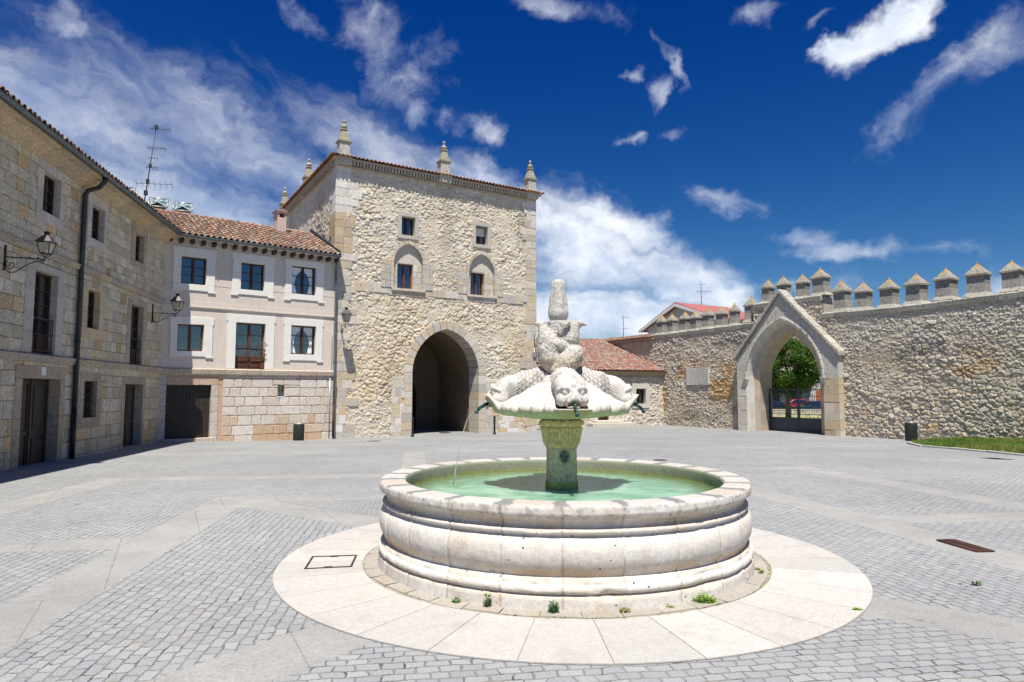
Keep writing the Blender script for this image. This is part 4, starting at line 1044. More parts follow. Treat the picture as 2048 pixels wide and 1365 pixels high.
ZB_fix = FD.zb
first.data.transform(Matrix.Translation((0, 0, FD.zb)))      # the mesh was shifted to the wall's base: undo
# tiled coping where the wall runs behind the low building
m = MB(); m.col = (.42, .34, .26); m.prismx([(-.22, 5.72), (.9, 5.72), (.9, 5.9), (-.22, 5.84)], .0, 14.3)
for k in range(78): u = .1 + k * .18; m.box(u, u + .09, -.2, .05, 5.58, 5.72, np.array((.5, .42, .34)) * random.Random(k).uniform(.6, 1.1))
m.build('brick_dentils', M['ashlar'], wall)
tile_roof(wall, M['tile'], (0, -.26, 5.86), (1, 0, 0), (0, .95, .31), 14.2, 1.1, .22, .36, name='coping_tiles', seed=19, seg=5)
m = MB(); r_ = random.Random(2); m.box(17.46, 19.4, -.16, -.02, 2.33, 3.48)
m.build('wall_plaque', M['plaque'], wall, bevel=.01)
# gabled gateway
gate = froot('gabled_gateway', FD, 'stone gateway with a steep gable and pointed arch in the battlemented wall', 'gateway')
PG = [(.55, .53, .48), (.60, .57, .51), (.52, .50, .45), (.62, .58, .51)]; PGW = [(.55, .44, .30), (.60, .50, .38), (.62, .56, .46), (.52, .42, .28)]
def g_col(r, u, z):
    if u > 27 and z < 3.6: return np.array(r.choice(PGW)) * r.uniform(.9, 1.05)
    if z < 1.2: return np.array(r.choice([(.58, .54, .47), (.62, .58, .5)])) * r.uniform(.93, 1.04)
    return np.array(r.choice(PG)) * r.uniform(.93, 1.05)
OA, OSP, OAP = 2.55, 2.6, 6.15
PU0, PU1 = 22.0, 28.72; CU = 25.25
# front skin: pilasters in courses, spandrel and gable above
outer = arch_pts(CU, OA, OSP, OAP, 18)
lef = [p for p in outer if p[0] <= CU + 1e-6]; rig = [p for p in outer if p[0] >= CU - 1e-6]
apz, ez = 7.62, 3.86
m.prism([(CU, OAP), (CU, apz)] + [(PU0, ez)] + [(PU0, OSP)] + [(CU - OA, OSP)] + list(reversed(lef))[1:-1], -.5, .05, (.52, .50, .45))
m.prism([(CU, apz), (CU, OAP)] + list(reversed(rig))[1:-1] + [(CU + OA, OSP), (PU1, OSP), (PU1, ez)], -.5, .05, (.53, .51, .46))
m.build('gable', M['merlon'], gate)
for (a, b) in ((PU0, CU - OA), (CU + OA, PU1)):
    m = MB(); r_ = random.Random(int(a)); z = -.7
    while z < OSP:
        zt = min(OSP, z + r_.uniform(.36, .55)); c = r_.choice([.35, .5, .65]) if b - a > .5 else 1
        spl = [a, a + (b - a) * c, b] if c < 1 and r_.random() < .6 else [a, b]
        for p, q in zip(spl[:-1], spl[1:]): m.box(p + .004, q - .004, -.5 - r_.uniform(0, .02), .3, z + .005, zt - .005, g_col(r_, p, z))
        z = zt
    m.build('pilaster', M['ashlar'], gate, bevel=.015)
m = MB()                                                   # sloping gable coping
for sg in (-1, 1):
    x0, x1 = (CU, PU1 + .16) if sg > 0 else (CU, PU0 - .16); n = 8
    for k in range(n):
        a0, a1 = k / n, (k + 1) / n - .004
        f = lambda t: (x0 + (x1 - x0) * t, apz + .04 + (ez - .12 - apz) * t)
        (ua, za), (ub, zb_) = f(a0), f(a1)
        p = [(ua, za), (ub, zb_), (ub, zb_ + .26), (ua, za + .26)]
        m.prism(p if sg > 0 else p[::-1], -.66, .1, np.array((.44, .42, .37)) * random.Random(k + sg * 9).uniform(.85, 1.1))
m.build('gable_coping', M['merlon'], gate, bevel=.03)
m = MB(); voussoirs(m, CU, OA - .02, OSP, OAP - .02, .13, .1, -.56, 9, PG, None, seed=3, var=0)          # hood mould
for sg in (-1, 1): m.frust(CU + sg * (OA + .03), -.52, OSP - .3, OSP + .06, .09, .06, .17, .13, (.55, .5, .42))
m.build('hood_mould', M['merlon'], gate, bevel=.02)
# stepped reveal: outer splay then the inner order
def splay(mb, c0, a0, s0, p0, y0, c1, a1, s1, p1, y1, cols, n=18, zb=-.7, seed=1):
    A = arch_pts(c0, a0, s0, p0, n); Bq = arch_pts(c1, a1, s1, p1, n)
    kA = [(c0 + a0, zb + (s0 - zb) * k / 7) for k in range(7)] + A + [(c0 - a0, s0 + (zb - s0) * k / 7) for k in range(1, 8)]
    kB = [(c1 + a1, zb + (s1 - zb) * k / 7) for k in range(7)] + Bq + [(c1 - a1, s1 + (zb - s1) * k / 7) for k in range(1, 8)]
    r = random.Random(seed)
    for k in range(len(kA) - 1):
        c = g_col(r, kA[k][0], kA[k][1]) if cols is None else np.array(r.choice(cols)) * r.uniform(.9, 1.08)
        mb.add([(kA[k][0], y0, kA[k][1]), (kA[k + 1][0], y0, kA[k + 1][1]), (kB[k + 1][0], y1, kB[k + 1][1]), (kB[k][0], y1, kB[k][1])], [(0, 1, 2, 3)], c)
m = MB()
splay(m, CU, OA, OSP, OAP, -.5, CU, OA - .12, OSP, OAP - .16, -.38, None, seed=1)
splay(m, CU, OA - .12, OSP, OAP - .16, -.38, CU - .02, OA - .20, OSP, OAP - .3, .02, None, seed=2)
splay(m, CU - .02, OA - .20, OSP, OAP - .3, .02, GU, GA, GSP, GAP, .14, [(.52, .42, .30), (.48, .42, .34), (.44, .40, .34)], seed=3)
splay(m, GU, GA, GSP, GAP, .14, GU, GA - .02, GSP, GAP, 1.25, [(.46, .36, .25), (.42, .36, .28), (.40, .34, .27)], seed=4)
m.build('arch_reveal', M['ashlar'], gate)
# far side skin of the gateway
m = MB(); ip = arch_pts(GU, GA - .02, GSP, GAP, 14, -.7)
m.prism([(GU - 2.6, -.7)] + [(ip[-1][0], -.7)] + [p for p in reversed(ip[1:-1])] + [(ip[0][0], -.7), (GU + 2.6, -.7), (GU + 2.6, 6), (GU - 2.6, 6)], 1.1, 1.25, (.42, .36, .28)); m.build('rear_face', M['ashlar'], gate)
# iron gate
gt = empty('iron_gate', FD.w(GU, 1.0, -.52), FD.rz, 'slate grey double gate with solid lower panels and thin bars under the pointed arch', 'gate')
for sg in (-1, 1):
    m = MB(); x0, x1 = (.02, 1.96) if sg > 0 else (-1.96, -.02)
    m.box(x0, x1, -.02, .02, .06, .78)
    lf = m.build('lower_panel', M['gate'], gt)
    m = MB(); m.box(x0, x0 + .06, -.03, .03, .02, 2.55); m.box(x1 - .06, x1, -.03, .03, .02, 2.55); m.box(x0, x1, -.03, .03, .78, .83); m.box(x0, x1, -.025, .025, 1.02, 1.05); m.box(x0, x1, -.025, .025, 1.66, 1.70); m.box(x0, x1, -.025, .025, 2.46, 2.51)
    n = 17
    for k in range(1, n):
        xx = x0 + (x1 - x0) * k / n; m.tube([(xx, 0, 1.05), (xx, 0, 2.46)], .009, 5); m.lathe([(.008, 2.5), (.02, 2.54), (.0, 2.62)], 6, (xx, 0))
    for cx in (x0 + .6, x1 - .6, ):
        m.tube([(cx + .12 * math.cos(a), 0, .83 + .19 * math.sin(a)) for a in np.linspace(0, PI, 9)], .012, 5)
    m.build('bars', M['gate'], gt)
m = MB(); m.box(-2.22, -1.98, -.1, .12, -.05, 2.3); m.build('gate_post', M['gate'], gt, bevel=.01)
# ================================================================ low tiled building between tower and wall
low = froot('low_stone_building', FE, 'low stone building with a red clay tile roof in the corner between tower and wall', 'building')
WIN = [FE_ for FE_ in ()]
def lowpx(x, y):
    a = (x - 1024) / F; z = (682.5 - y) / F; c, s = math.cos(TH), math.sin(TH); X, Y, Z = a, c - z * s, s + z * c
    t = (FE.p0[0] * FE.n[0] + FE.p0[1] * FE.n[1]) / (X * FE.n[0] + Y * FE.n[1])
    return ((X * t - FE.p0[0]) * FE.e[0] + (Y * t - FE.p0[1]) * FE.e[1], CZ + Z * t)
wu0, wz1 = lowpx(1271, 778); wu1, wz0 = lowpx(1291, 808)
du0, dz1 = lowpx(1195, 829); du1, dz0 = lowpx(1217, 843)
LW, LD = (wu0, wu1, wz0, wz1), (du0, du1, -.12, dz1)
def e_fn(U, Z):
    h, ID, e = rubble(U, Z, .26, .17, 91, .07)
    col = pal(ID, [(.64, .60, .53), (.58, .54, .47), (.62, .56, .46), (.54, .48, .40)]); k = sstep(.14, .02, e)[..., None] * .8
    return h, col * (1 - k) + np.array([.46, .37, .26]) * k
relief('stone_wall', low, M['rubble'], 0, 10.6, -.7, 3.1, .05, e_fn, lambda U, Z: ~((U > LW[0]) & (U < LW[1]) & (Z > LW[2]) & (Z < LW[3])) & ~((U > LD[0]) & (U < LD[1]) & (Z > -.2) & (Z < LD[3])))
m = MB(); m.col = (.52, .46, .38); m.box(-.2, 10.62, -.2, .2, 3.05, 3.16, (.5, .38, .2))
for k in range(60): m.box(.1 + k * .176, .19 + k * .176, -.16, .05, 2.86, 3.05, np.array((.5, .46, .4)) * random.Random(k).uniform(.7, 1.1))
m.box(-.2, 10.62, -.30, .2, 3.16, 3.30, (.48, .36, .2)); m.build('eaves_course', M['ashlar'], low)
w = sash(low, M['wood_dark'], *LW, .3, 1); frame_surround(low, M['ashlar'], *LW, .3, .3, .3, .38, .1, .4, parent=w, col=(.56, .53, .47))
m = MB()
for k in range(4): m.tube([(LW[0] + .1 + k * (LW[1] - LW[0] - .2) / 3, .1, LW[2]), (LW[0] + .1 + k * (LW[1] - LW[0] - .2) / 3, .1, LW[3])], .012, 5)
m.build('grille', M['iron'], w)
m = MB(); m.box(LD[0], LD[1], .2, .26, -.3, LD[3]); dr = m.build('door', M['wood_red'], low)
frame_surround(low, M['ashlar'], LD[0], LD[1], -.3, LD[3], .35, .35, 0, .35, .1, .3, parent=dr, col=(.56, .53, .47))
m = MB(); m.box(LD[0] - .8, LD[1] + 1.6, -.9, .05, -.6, -.28, (.58, .54, .46)); m.box(LD[0] - .4, LD[1] + .9, -.55, .05, -.28, -.12, (.6, .56, .48)); m.build('steps', M['ashlar'], low, bevel=.03)
ru = (math.cos(.0), 0)
Ls = 7.4; rz_ = 2.75; rr_l = math.hypot(6.9, rz_)
# right hand edge of the roof follows the battlemented wall, which runs back to the left
rel = (FD.e[0] * FE.e[0] + FD.e[1] * FE.e[1], FD.e[0] * FE.n[0] + FD.e[1] * FE.n[1])
kx = -rel[0] / -rel[1]
def lclip(u, s): 
    d = s * 6.9 / rr_l; return u - .5 < 10.62 + .0 + (d) * (rel[0] / rel[1]) and u > -.4 + d * .0
LP = [(.42, .21, .16), (.48, .26, .19), (.40, .24, .20), (.46, .32, .25), (.34, .22, .19), (.50, .36, .29), (.32, .24, .21), (.48, .20, .15), (.44, .38, .32)]
tile_roof(low, M['tile'], (-.6, -.42, 3.34), (1, 0, 0), (0, 6.9 / rr_l, rz_ / rr_l), 11.3, rr_l, .2, .33, clip=lclip, palette=LP, name='roof_tiles', seed=28, seg=5)
ex = 10.62 + 6.9 * rel[0] / rel[1]
m = MB(); m.col = (.3, .2, .16); m.add([(-.6, -.4, 3.31), (10.7, -.4, 3.31), (ex + .1, 6.5, 3.31 + rz_), (-.6, 6.5, 3.31 + rz_), (-.6, 12, 3.3), (ex - 2, 12, 3.3)], [(0, 1, 2, 3), (3, 2, 5, 4)]); m.build('roof_bed', M['tile'], low)

# ================================================================ things beyond the wall
def gground(px, py, z=-.5):
    a = (px - 1024) / F; zz = (682.5 - py) / F; c, s = math.cos(TH), math.sin(TH); X, Y, Z = a, c - zz * s, s + zz * c
    t = (z - CZ) / Z; return X * t, Y * t
def at(px, py, Yd):
    a = (px - 1024) / F; zz = (682.5 - py) / F; c, s = math.cos(TH), math.sin(TH); X, Y, Z = a, c - zz * s, s + zz * c
    t = Yd / Y; return X * t, Yd, CZ + Z * t
# gabled white house with a red roof
hx0, hy0, hz0 = at(1300, 668, 62); hx, hy, hz = at(1364, 610, 64); ex0, _, ez0 = at(1428, 636, 60)
fh = Frame((at(1292, 680, 68)[0], 68), (at(1430, 680, 60)[0], 60), -.5)
gh = froot('gabled_house', fh, 'white gabled house with a red sheet roof showing above the left merlons', 'house')
L = fh.L; ap = hz; ev = ez0
m = MB(); m.prism([(.3, -.6), (L, -.6), (L, ev), (L / 2 + .2, ap - .1), (.3, ev - .3)], 0, .3, (.6, .58, .52)); m.box(L - .3, L, .3, 6.3, -.6, ev, (.6, .5, .4)); m.build('gable_wall', M['render'], gh)
m = MB()
m.prism([(L / 2 + .2, ap), (L + .7, ev - .15), (L + .7, ev), (L / 2 + .2, ap + .2)], -.6, 6.9); m.build('roof', M['red_roof'], gh)
m = MB(); m.prism([(L / 2 + .2, ap), (L / 2 + .2, ap + .2), (-.4, ev - .4), (-.4, ev - .6)], -.6, 6.9); m.build('roof', M['red_roof'], gh)
m = MB()
for sg, xe, ze in ((1, L + .72, ev - .1), (-1, -.42, ev - .55)):
    p = [(L / 2 + .2, ap - .22), (xe, ze - .18), (xe, ze + .06), (L / 2 + .2, ap + .06)]; m.prism(p if sg > 0 else p[::-1], -.66, -.56)
m.build('bargeboard', M['white'], gh)
m = MB(); m.box(L - .02, L + .06, 3, 4.4, ev - 2.2, ev - .7); m.build('balcony_door', M['wood_red'], gh)
x, y, z = at(1403, 612, 66); aerial('television_aerial', x, y, z - .3, 2.9, 'aerial on the red roof of the gabled house', ((2.5, .9, 5, .1), (1.75, 1.5, 6, .5)), .035, 0, .2)
x, y, z = at(1247, 672, 58); aerial('television_aerial', x, y, 5.4, 3.3, 'taller thin aerial rising from the tiled coping right of the fountain', ((3.1, .8, 3, .1), (2.1, .6, 3, .3)), .035, 0, .2)
x, y, z = at(1283, 672, 64); aerial('television_aerial', x, y, 5.4, 2.6, 'small faint aerial beside the gabled house', ((2.4, 1.0, 3, .1), (1.3, .5, 3, .3)), .03, 0, .2)
# house with tiled roof seen through the gateway
M['orange_door'] = plain('orange_door_paint', (.50, .16, .04), .6)
x0, y0, _ = at(1500, 800, 82); x1, y1, _ = at(1720, 800, 76)
f2 = Frame((x0, y0), (x1, y1), -.5); h2 = froot('roadside_house', f2, 'pale house with a balcony and clay tile roof, seen through the gateway behind the tree', 'house')
m = MB(); m.box(0, f2.L, 0, 6, -.6, 6.4, (.62, .59, .53)); m.box(0, f2.L, -.06, 0, 3.0, 3.2, (.7, .68, .62)); m.build('house_wall', M['render'], h2)
tile_roof(h2, M['tile'], (-.5, -.5, 6.4), (1, 0, 0), (0, .9, .43), f2.L + 1, 5.5, .3, .45, palette=LP, name='roof_tiles', seed=31, seg=4)
m = MB(); m.col = (.3, .2, .15); m.prismx([(-.5, 6.36), (4.4, 8.7), (8, 6.36)], -.5, f2.L + .5); m.build('roof_bed', M['tile'], h2)
for k, (a, b, c, d) in enumerate([(2.4, 3.5, .0, 2.2), (4.4, 5.9, .6, 2.0), (7.6, 8.5, -.3, 2.0), (3.0, 3.9, 3.5, 5.2), (5.6, 6.5, 3.5, 5.2), (9.4, 10.3, .6, 2.0)]):
    m = MB(); m.box(a, b, -.05, .0, c, d); m.build('window' if k != 2 else 'door', M['glass'] if k != 2 else M['orange_door'], h2)
m = MB()
for k in range(26): m.tube([(2.2 + k * .2, -.9, 3.2), (2.2 + k * .2, -.9, 4.2)], .015, 4)
m.box(2.2, 7.2, -.93, -.87, 4.18, 4.24); m.box(2.1, 7.3, -.95, 0, 3.06, 3.2); m.build('balcony', M['white'], h2)
# verge, road and low wall beyond
m, t, b = material('dry_grass', .95, 0, .1); p = t.pos(); n1 = t.noise(p, .5, 5, .6); n2 = t.noise(p, 8, 4, .7)
put(t, b, 'Base Color', t.mix(n1.ss(.4, .6), t.mix(n2.ss(.3, .7), (.10, .17, .03), (.17, .24, .06)), (.38, .32, .14))); put(t, b, 'Normal', t.bump(n2, 1, .05)); M['verge'] = m
a = FD.w(14, 1.2); b = FD.w(42, 1.2)
m = MB(); m.add([(*FD.w(16, 1.05)[:2], -.525), (*FD.w(40, 1.05)[:2], -.525), (48, 60, -.515), (22, 64, -.515)], [(0, 1, 2, 3)]); m.build('verge', M['verge'], kind='structure')
m = MB(); m.add([(18, 65, -.52), (50, 60.5, -.52), (56, 74, -.52), (20, 81, -.52)], [(0, 1, 2, 3)]); M['asphalt'] = plain('asphalt', (.05, .05, .052), .9, var=.15); m.build('road', M['asphalt'], kind='structure')
fw = Frame((21, 64.2), (45, 60.6), -.53)
lw = froot('boundary_wall_and_railing', fw, 'low stone wall topped by black railings beyond the gateway', 'fence')
m = MB(); courses(m, 0, fw.L, -.6, .08, [], lambda r, u, z: np.array(r.choice(PW)), (.16, .24), (.2, .45), .02, -.05, .02, .03, seed=71, gap=.012); m.box(0, fw.L, .0, .3, -.6, .05, (.4, .34, .26)); m.box(0, fw.L, -.08, .34, .08, .16, (.6, .57, .5)); m.build('low_wall', M['rubble'], lw)
m = MB()
for k in range(int(fw.L / .16)): m.tube([(k * .16, .1, .16), (k * .16, .1, 1.5)], .013, 4)
m.box(0, fw.L, .07, .13, 1.38, 1.44); m.box(0, fw.L, .07, .13, .3, .35); m.build('railing', M['iron'], lw)

def car(loc, rz, col, label, hatch=False, sc_=1.0):
    t = empty('parked_car', loc, rz, label, 'car', 'cars parked beyond the gateway')
    m_, t_, b_ = material('car_paint', .25, .1, .6); put(t_, b_, 'Base Color', (*col, 1)); b_.inputs['Coat Weight'].default_value = .6
    Lc, W, H = 4.2, 1.72, 1.45
    prof = [(-2.1, .32), (-2.12, .62), (-2.0, .84), (-1.0, .96), (-.35, 1.38), (0.1, 1.44), (.95, 1.42), (1.75, 1.02), (2.08, .94), (2.12, .6), (2.06, .32), (1.72, .30), (1.62, .52), (1.32, .66), (1.02, .52), (.92, .28), (-.92, .28), (-1.02, .52), (-1.3, .66), (-1.6, .52), (-1.7, .30)]
    m = MB(); n = len(prof); vs = []
    for y, k in ((-W / 2, 0), (-W / 2 + .12, 1), (W / 2 - .12, 1), (W / 2, 0)):
        for (px, pz) in prof:
            ins = .0; vs.append((px, y + (.16 * (1 if y < 0 else -1) * max(0, (pz - .9) / .5) if k == 0 or True else 0), pz if k else (pz if pz < .95 else pz - .04)))
    fs = [tuple(range(n - 1, -1, -1)), tuple(3 * n + i for i in range(n))]
    for s_ in range(3): fs += [(s_ * n + i, s_ * n + (i + 1) % n, (s_ + 1) * n + (i + 1) % n, (s_ + 1) * n + i) for i in range(n)]
    m.add(vs, fs); m.build('body', m_, t, bevel=.02)
    m = MB()
    for sg in (-1, 1):
        y = sg * (W / 2 - .05)
        for poly in ([(-.88, .98), (-.33, 1.32), (.12, 1.36), (.12, .98)], [(.2, .98), (.2, 1.36), (.9, 1.34), (1.45, 1.0)]):
            m.add([(px, sg * (W / 2 + .012 - .16 * max(0, (pz - .9) / .5)), pz) for px, pz in poly], [(0, 1, 2, 3)])
    m.add([(-1.0, -.66, .99), (-1.0, .66, .99), (-.4, .58, 1.36), (-.4, -.58, 1.36)], [(0, 1, 2, 3)]); v0 = m.v[-1]; v0[:, 0] -= .02; v0[:, 2] += .012
    m.add([(1.76, -.66, 1.05), (1.76, .66, 1.05), (1.02, .58, 1.41), (1.02, -.58, 1.41)], [(0, 1, 2, 3)])
    m.build('windows', M['glass'], t)
    for sx in (-1.31, 1.32):
        for sy in (-1, 1):
            m = MB(); m.tube([(sx, sy * (W / 2 - .2), .31), (sx, sy * (W / 2 + .005), .31)], .31, 18); wh = m.build('wheel', M['iron'], t)
            m = MB(); m.tube([(sx, sy * (W / 2 + .004), .31), (sx, sy * (W / 2 + .015), .31)], .19, 12); m.build('rim', M['steel'], wh)
    for sy in (-1, 1):
        m = MB(); m.box(-2.13, -2.0, sy * .62 - .17, sy * .62 + .17, .62, .78); m.build('headlight', M['steel'], t)
        m = MB(); m.box(2.06, 2.13, sy * .66 - .12, sy * .66 + .12, .68, .86); m.build('tail_light', M['red_roof'], t)
    return t
rzc = FD.rz + .55
for (px, yd, col, lab, dr_) in ((1549, 68, (.012, .014, .022), 'near-black car, at the left of the gateway view', PI), (1590, 73, (.5, .02, .03), 'red car behind the near-black one', .0), (1628, 68, (.015, .05, .10), 'dark blue car, at the right of the gateway view', .15)):
    x, y, _ = at(px, 820, yd); car((x, y, -.515 if col[0] < .4 else -.40), dr_ - .1, col, lab)

# ---------------------------------------------------------------- the tree behind the gate
m, t, b = material('tree_leaf', .5, 0, .35); a_ = t.attr(); nz_ = t.noise(t.pos(), 2.2, 4)
put(t, b, 'Base Color', t.mix(1.0, a_, t.mix(nz_.ss(.3, .7), (.7, .75, .6), (1.2, 1.2, 1.1)), 'MULTIPLY'))
b.inputs['Subsurface Weight'].default_value = 0; M['leaf'] = m
tr2 = t.node('ShaderNodeBsdfTranslucent'); mixs = t.node('ShaderNodeMixShader'); mixs.inputs[0].default_value = .3
tr2.inputs['Color'].default_value = (.12, .25, .03, 1); outn = [n for n in t.n if n.type == 'OUTPUT_MATERIAL'][0]
t.l.new(b.outputs[0], mixs.inputs[1]); t.l.new(tr2.outputs[0], mixs.inputs[2]); t.l.new(mixs.outputs[0], outn.inputs[0])
M['bark'] = stone('tree_bark', .3, .03, .0)
def tree(x, y, z, H, R, label, n=15000, trunk=2.2, seed=1, leaf=.13, name='plane_tree'):
    r = np.random.default_rng(seed); t = empty(name, (x, y, z), 0, label, 'tree')
    m = MB(); m.col = (.20, .17, .13); m.tube([(0, 0, -.1), (.03, 0, trunk * .5), (0, .05, trunk), (.05, .02, H * .75)], [.26, .19, .17, .05], 10)
    for k in range(9):
        a = k * 2.4; zz = trunk * (.85 + .09 * k); m.tube([(0, 0, zz), (math.cos(a) * R * .4, math.sin(a) * R * .4, zz + .7), (math.cos(a) * R * .8, math.sin(a) * R * .8, zz + 1.3)], [.09, .06, .02], 6)
    m.build('trunk', M['bark'], t)
    zc = trunk + (H - trunk) * .45; hz_ = (H - trunk) * .58
    cl = []
    for k in range(150):
        d = r.normal(size=3); d /= np.linalg.norm(d); q = r.uniform(.45, 1.0) ** .6
        cl.append((d * q * np.array([R, R, hz_]) + np.array([0, 0, zc]), r.uniform(.22, .5)))
    C = np.array([c[0] for c in cl]); S = np.array([c[1] for c in cl]); 
    C[:, 2] = np.maximum(C[:, 2], trunk * .85 + np.hypot(C[:, 0], C[:, 1]) * .12)
    k = r.integers(0, len(cl), n); P = C[k] + r.normal(size=(n, 3)) * (S[k][:, None] * .62) 
    N = r.normal(size=(n, 3)); N[:, 2] += .8; N /= np.linalg.norm(N, axis=1)[:, None]
    A = np.cross(N, r.normal(size=(n, 3))); A /= np.linalg.norm(A, axis=1)[:, None]; B_ = np.cross(N, A)
    s = leaf * r.uniform(.6, 1.25, n)[:, None]
    V = np.stack([P - A * s, P - B_ * s * .55 + A * s * .1, P + A * s, P + B_ * s * .55 + A * s * .1], 1).reshape(-1, 3)
    colr = np.array([(.055, .11, .018), (.075, .15, .022), (.10, .18, .03), (.045, .09, .016)])[r.integers(0, 4, n)]
    m = MB(); m.add(V, np.arange(4 * n).reshape(-1, 4).tolist(), np.repeat(colr, 4, 0)); m.build('crown', M['leaf'], t)
    return t
x, y, z = at(1577, 850, 54); tree(x, y, -.5, 6.7, 3.1, 'round leafy tree standing beyond the gateway', seed=4, trunk=2.7, n=34000, leaf=.10)

# ================================================================ grass bed on the right
GP = [gground(px, py, -.33) for px, py in ((1822, 889), (1850, 896), (1905, 901), (1980, 909), (2060, 918), (2200, 934))]
wallpts = [FD.w(42, -.05)[:2], FD.w(37.5, -.05)[:2], FD.w(35.6, -.05)[:2], FD.w(34.2, -.15)[:2]]
bed = GP + wallpts + [gground(1850, 885, -.33)]
def gzf(x, y): return float(gz(x, y))
m, t, b = material('lawn_soil', .95, 0, .1); n2 = t.noise(t.pos(), 9, 5, .7); put(t, b, 'Base Color', t.mix(n2.ss(.3, .7), (.07, .12, .025), (.13, .19, .04))); M['lawn'] = m
m = MB(); n = len(bed); cx_, cy_ = np.mean([p[0] for p in bed]), np.mean([p[1] for p in bed])
m.add([(x, y, gzf(x, y) + .05) for x, y in bed] + [(cx_, cy_, gzf(cx_, cy_) + .14)] + [(x, y, gzf(x, y) - .1) for x, y in bed], [(i, (i + 1) % n, n) for i in range(n)] + [(i, n + 1 + i, n + 1 + (i + 1) % n, (i + 1) % n) for i in range(n)])
m.build('lawn', M['lawn'], kind='structure')
m = MB()
for (p, q) in zip(GP[:-1], GP[1:]):
    d = math.hypot(q[0] - p[0], q[1] - p[1]); nx, ny = -(q[1] - p[1]) / d, (q[0] - p[0]) / d; s_ = .16 if (nx * (0 - p[0]) + ny * (0 - p[1])) > 0 else -.16; k = max(1, int(d / .9))
    for i in range(k):
        a, b2 = i / k, (i + 1) / k - .01; A = (p[0] + (q[0] - p[0]) * a, p[1] + (q[1] - p[1]) * a); B2 = (p[0] + (q[0] - p[0]) * b2, p[1] + (q[1] - p[1]) * b2)
        zz = gzf(*A); P4 = [A, B2, (B2[0] + nx * s_, B2[1] + ny * s_), (A[0] + nx * s_, A[1] + ny * s_)]
        m.prismz(P4, zz - .1, zz + .07, np.array((.40, .39, .37)) * random.Random(i + int(d * 10)).uniform(.85, 1.1))
tag(m.build('lawn_kerb', M['ashlar'], bevel=.015), kind='structure')
def inpoly(x, y, P):
    c = np.zeros(x.shape, bool); n = len(P)
    for i in range(n):
        (x0, y0), (x1, y1) = P[i], P[(i + 1) % n]
        k = ((y0 > y) != (y1 > y)) & (x < (x1 - x0) * (y - y0) / (y1 - y0 + 1e-12) + x0); c ^= k
    return c
r = np.random.default_rng(3); bx = np.array(bed); NG = 60000
gx_ = r.uniform(bx[:, 0].min(), bx[:, 0].max(), NG); gy_ = r.uniform(bx[:, 1].min(), bx[:, 1].max(), NG); k = inpoly(gx_, gy_, bed); gx_, gy_ = gx_[k], gy_[k]; n = len(gx_)
gzv = gz(gx_, gy_) + .07; hh = r.uniform(.06, .15, n) * (.7 + .8 * fbm(gx_ * 1.3, gy_ * 1.3, 5, 3)); a = r.uniform(0, 2 * PI, n); w_ = .011
V = np.stack([np.stack([gx_ - w_ * np.cos(a), gy_ - w_ * np.sin(a), gzv], -1), np.stack([gx_ + w_ * np.cos(a), gy_ + w_ * np.sin(a), gzv], -1), np.stack([gx_ + r.normal(size=n) * .04, gy_ + r.normal(size=n) * .04, gzv + hh], -1)], 1).reshape(-1, 3)
cc = np.array([(.10, .19, .03), (.14, .24, .04), (.18, .26, .06), (.24, .26, .08)])[r.integers(0, 4, n)]; dk_ = sstep(.48, .66, fbm(gx_ * .8, gy_ * .8, 15, 4))[:, None]; cc = cc * (1 - dk_ * .8) + np.array([.30, .28, .10]) * dk_ * .8
m = MB(); m.add(V, np.arange(3 * n).reshape(-1, 3).tolist(), np.repeat(cc, 3, 0)); tag(m.build('grass', M['leaf']), 'green lawn grass growing at the foot of the right wall', 'grass', kind='stuff')

# ================================================================ street furniture
def bollard(px, py, label):
    x, y = gground(px, py, float(gz(0, 34)) ); z = float(gz(x, y)); t = empty('bollard', (x, y, z), 0, label, 'bollard', 'black bollards by the tower')
    m = MB(); m.lathe([(.095, -.02), (.095, .05), (.07, .09), (.058, .12), (.055, .78), (.07, .80), (.07, .84), (.05, .86)], 14); m.build('post', M['iron'], t)
    m = MB(); m.lathe([(.04, .86), (.045, .88), (.075, .93), (.07, .98), (.03, 1.03), (.0, 1.04)], 14); m.build('knob', M['iron'], t)
bollard(825, 874, 'bollard at the left side of the archway'); bollard(989, 869, 'bollard right of the archway, below the left fish spout'); bollard(1068, 862, 'bollard at the right corner of the tower, left of the fountain stem')
def litter_bin(px, py, zg, label, h=.80):
    x, y = gground(px, py, zg); z = float(gz(x, y)); t = empty('litter_bin', (x, y, z), .3, label, 'bin', 'cylindrical litter bins')
    m = MB(); m.lathe([(.22, .0), (.25, .02), (.25, h - .03), (.235, h)], 24); 
    for k in range(24): a = k * PI / 12; m.box(.25 * math.cos(a) - .006, .25 * math.cos(a) + .006, .25 * math.sin(a) - .006, .25 * math.sin(a) + .006, .05, h - .06)
    m.build('bin_body', M['bin'], t)
    m = MB(); m.lathe([(.235, h), (.20, h + .035), (.12, h + .04), (.0, h + .04)], 24); m.tube([(-.08, 0, h + .04), (-.05, 0, h + .09), (.05, 0, h + .09), (.08, 0, h + .04)], .01, 6); m.build('lid', M['steel'], t)
litter_bin(597, 880, -.45, 'dark litter bin in front of the pale stone base of the pink house'); litter_bin(1823, 879, -.36, 'dark litter bin in front of the battlemented wall', .86)
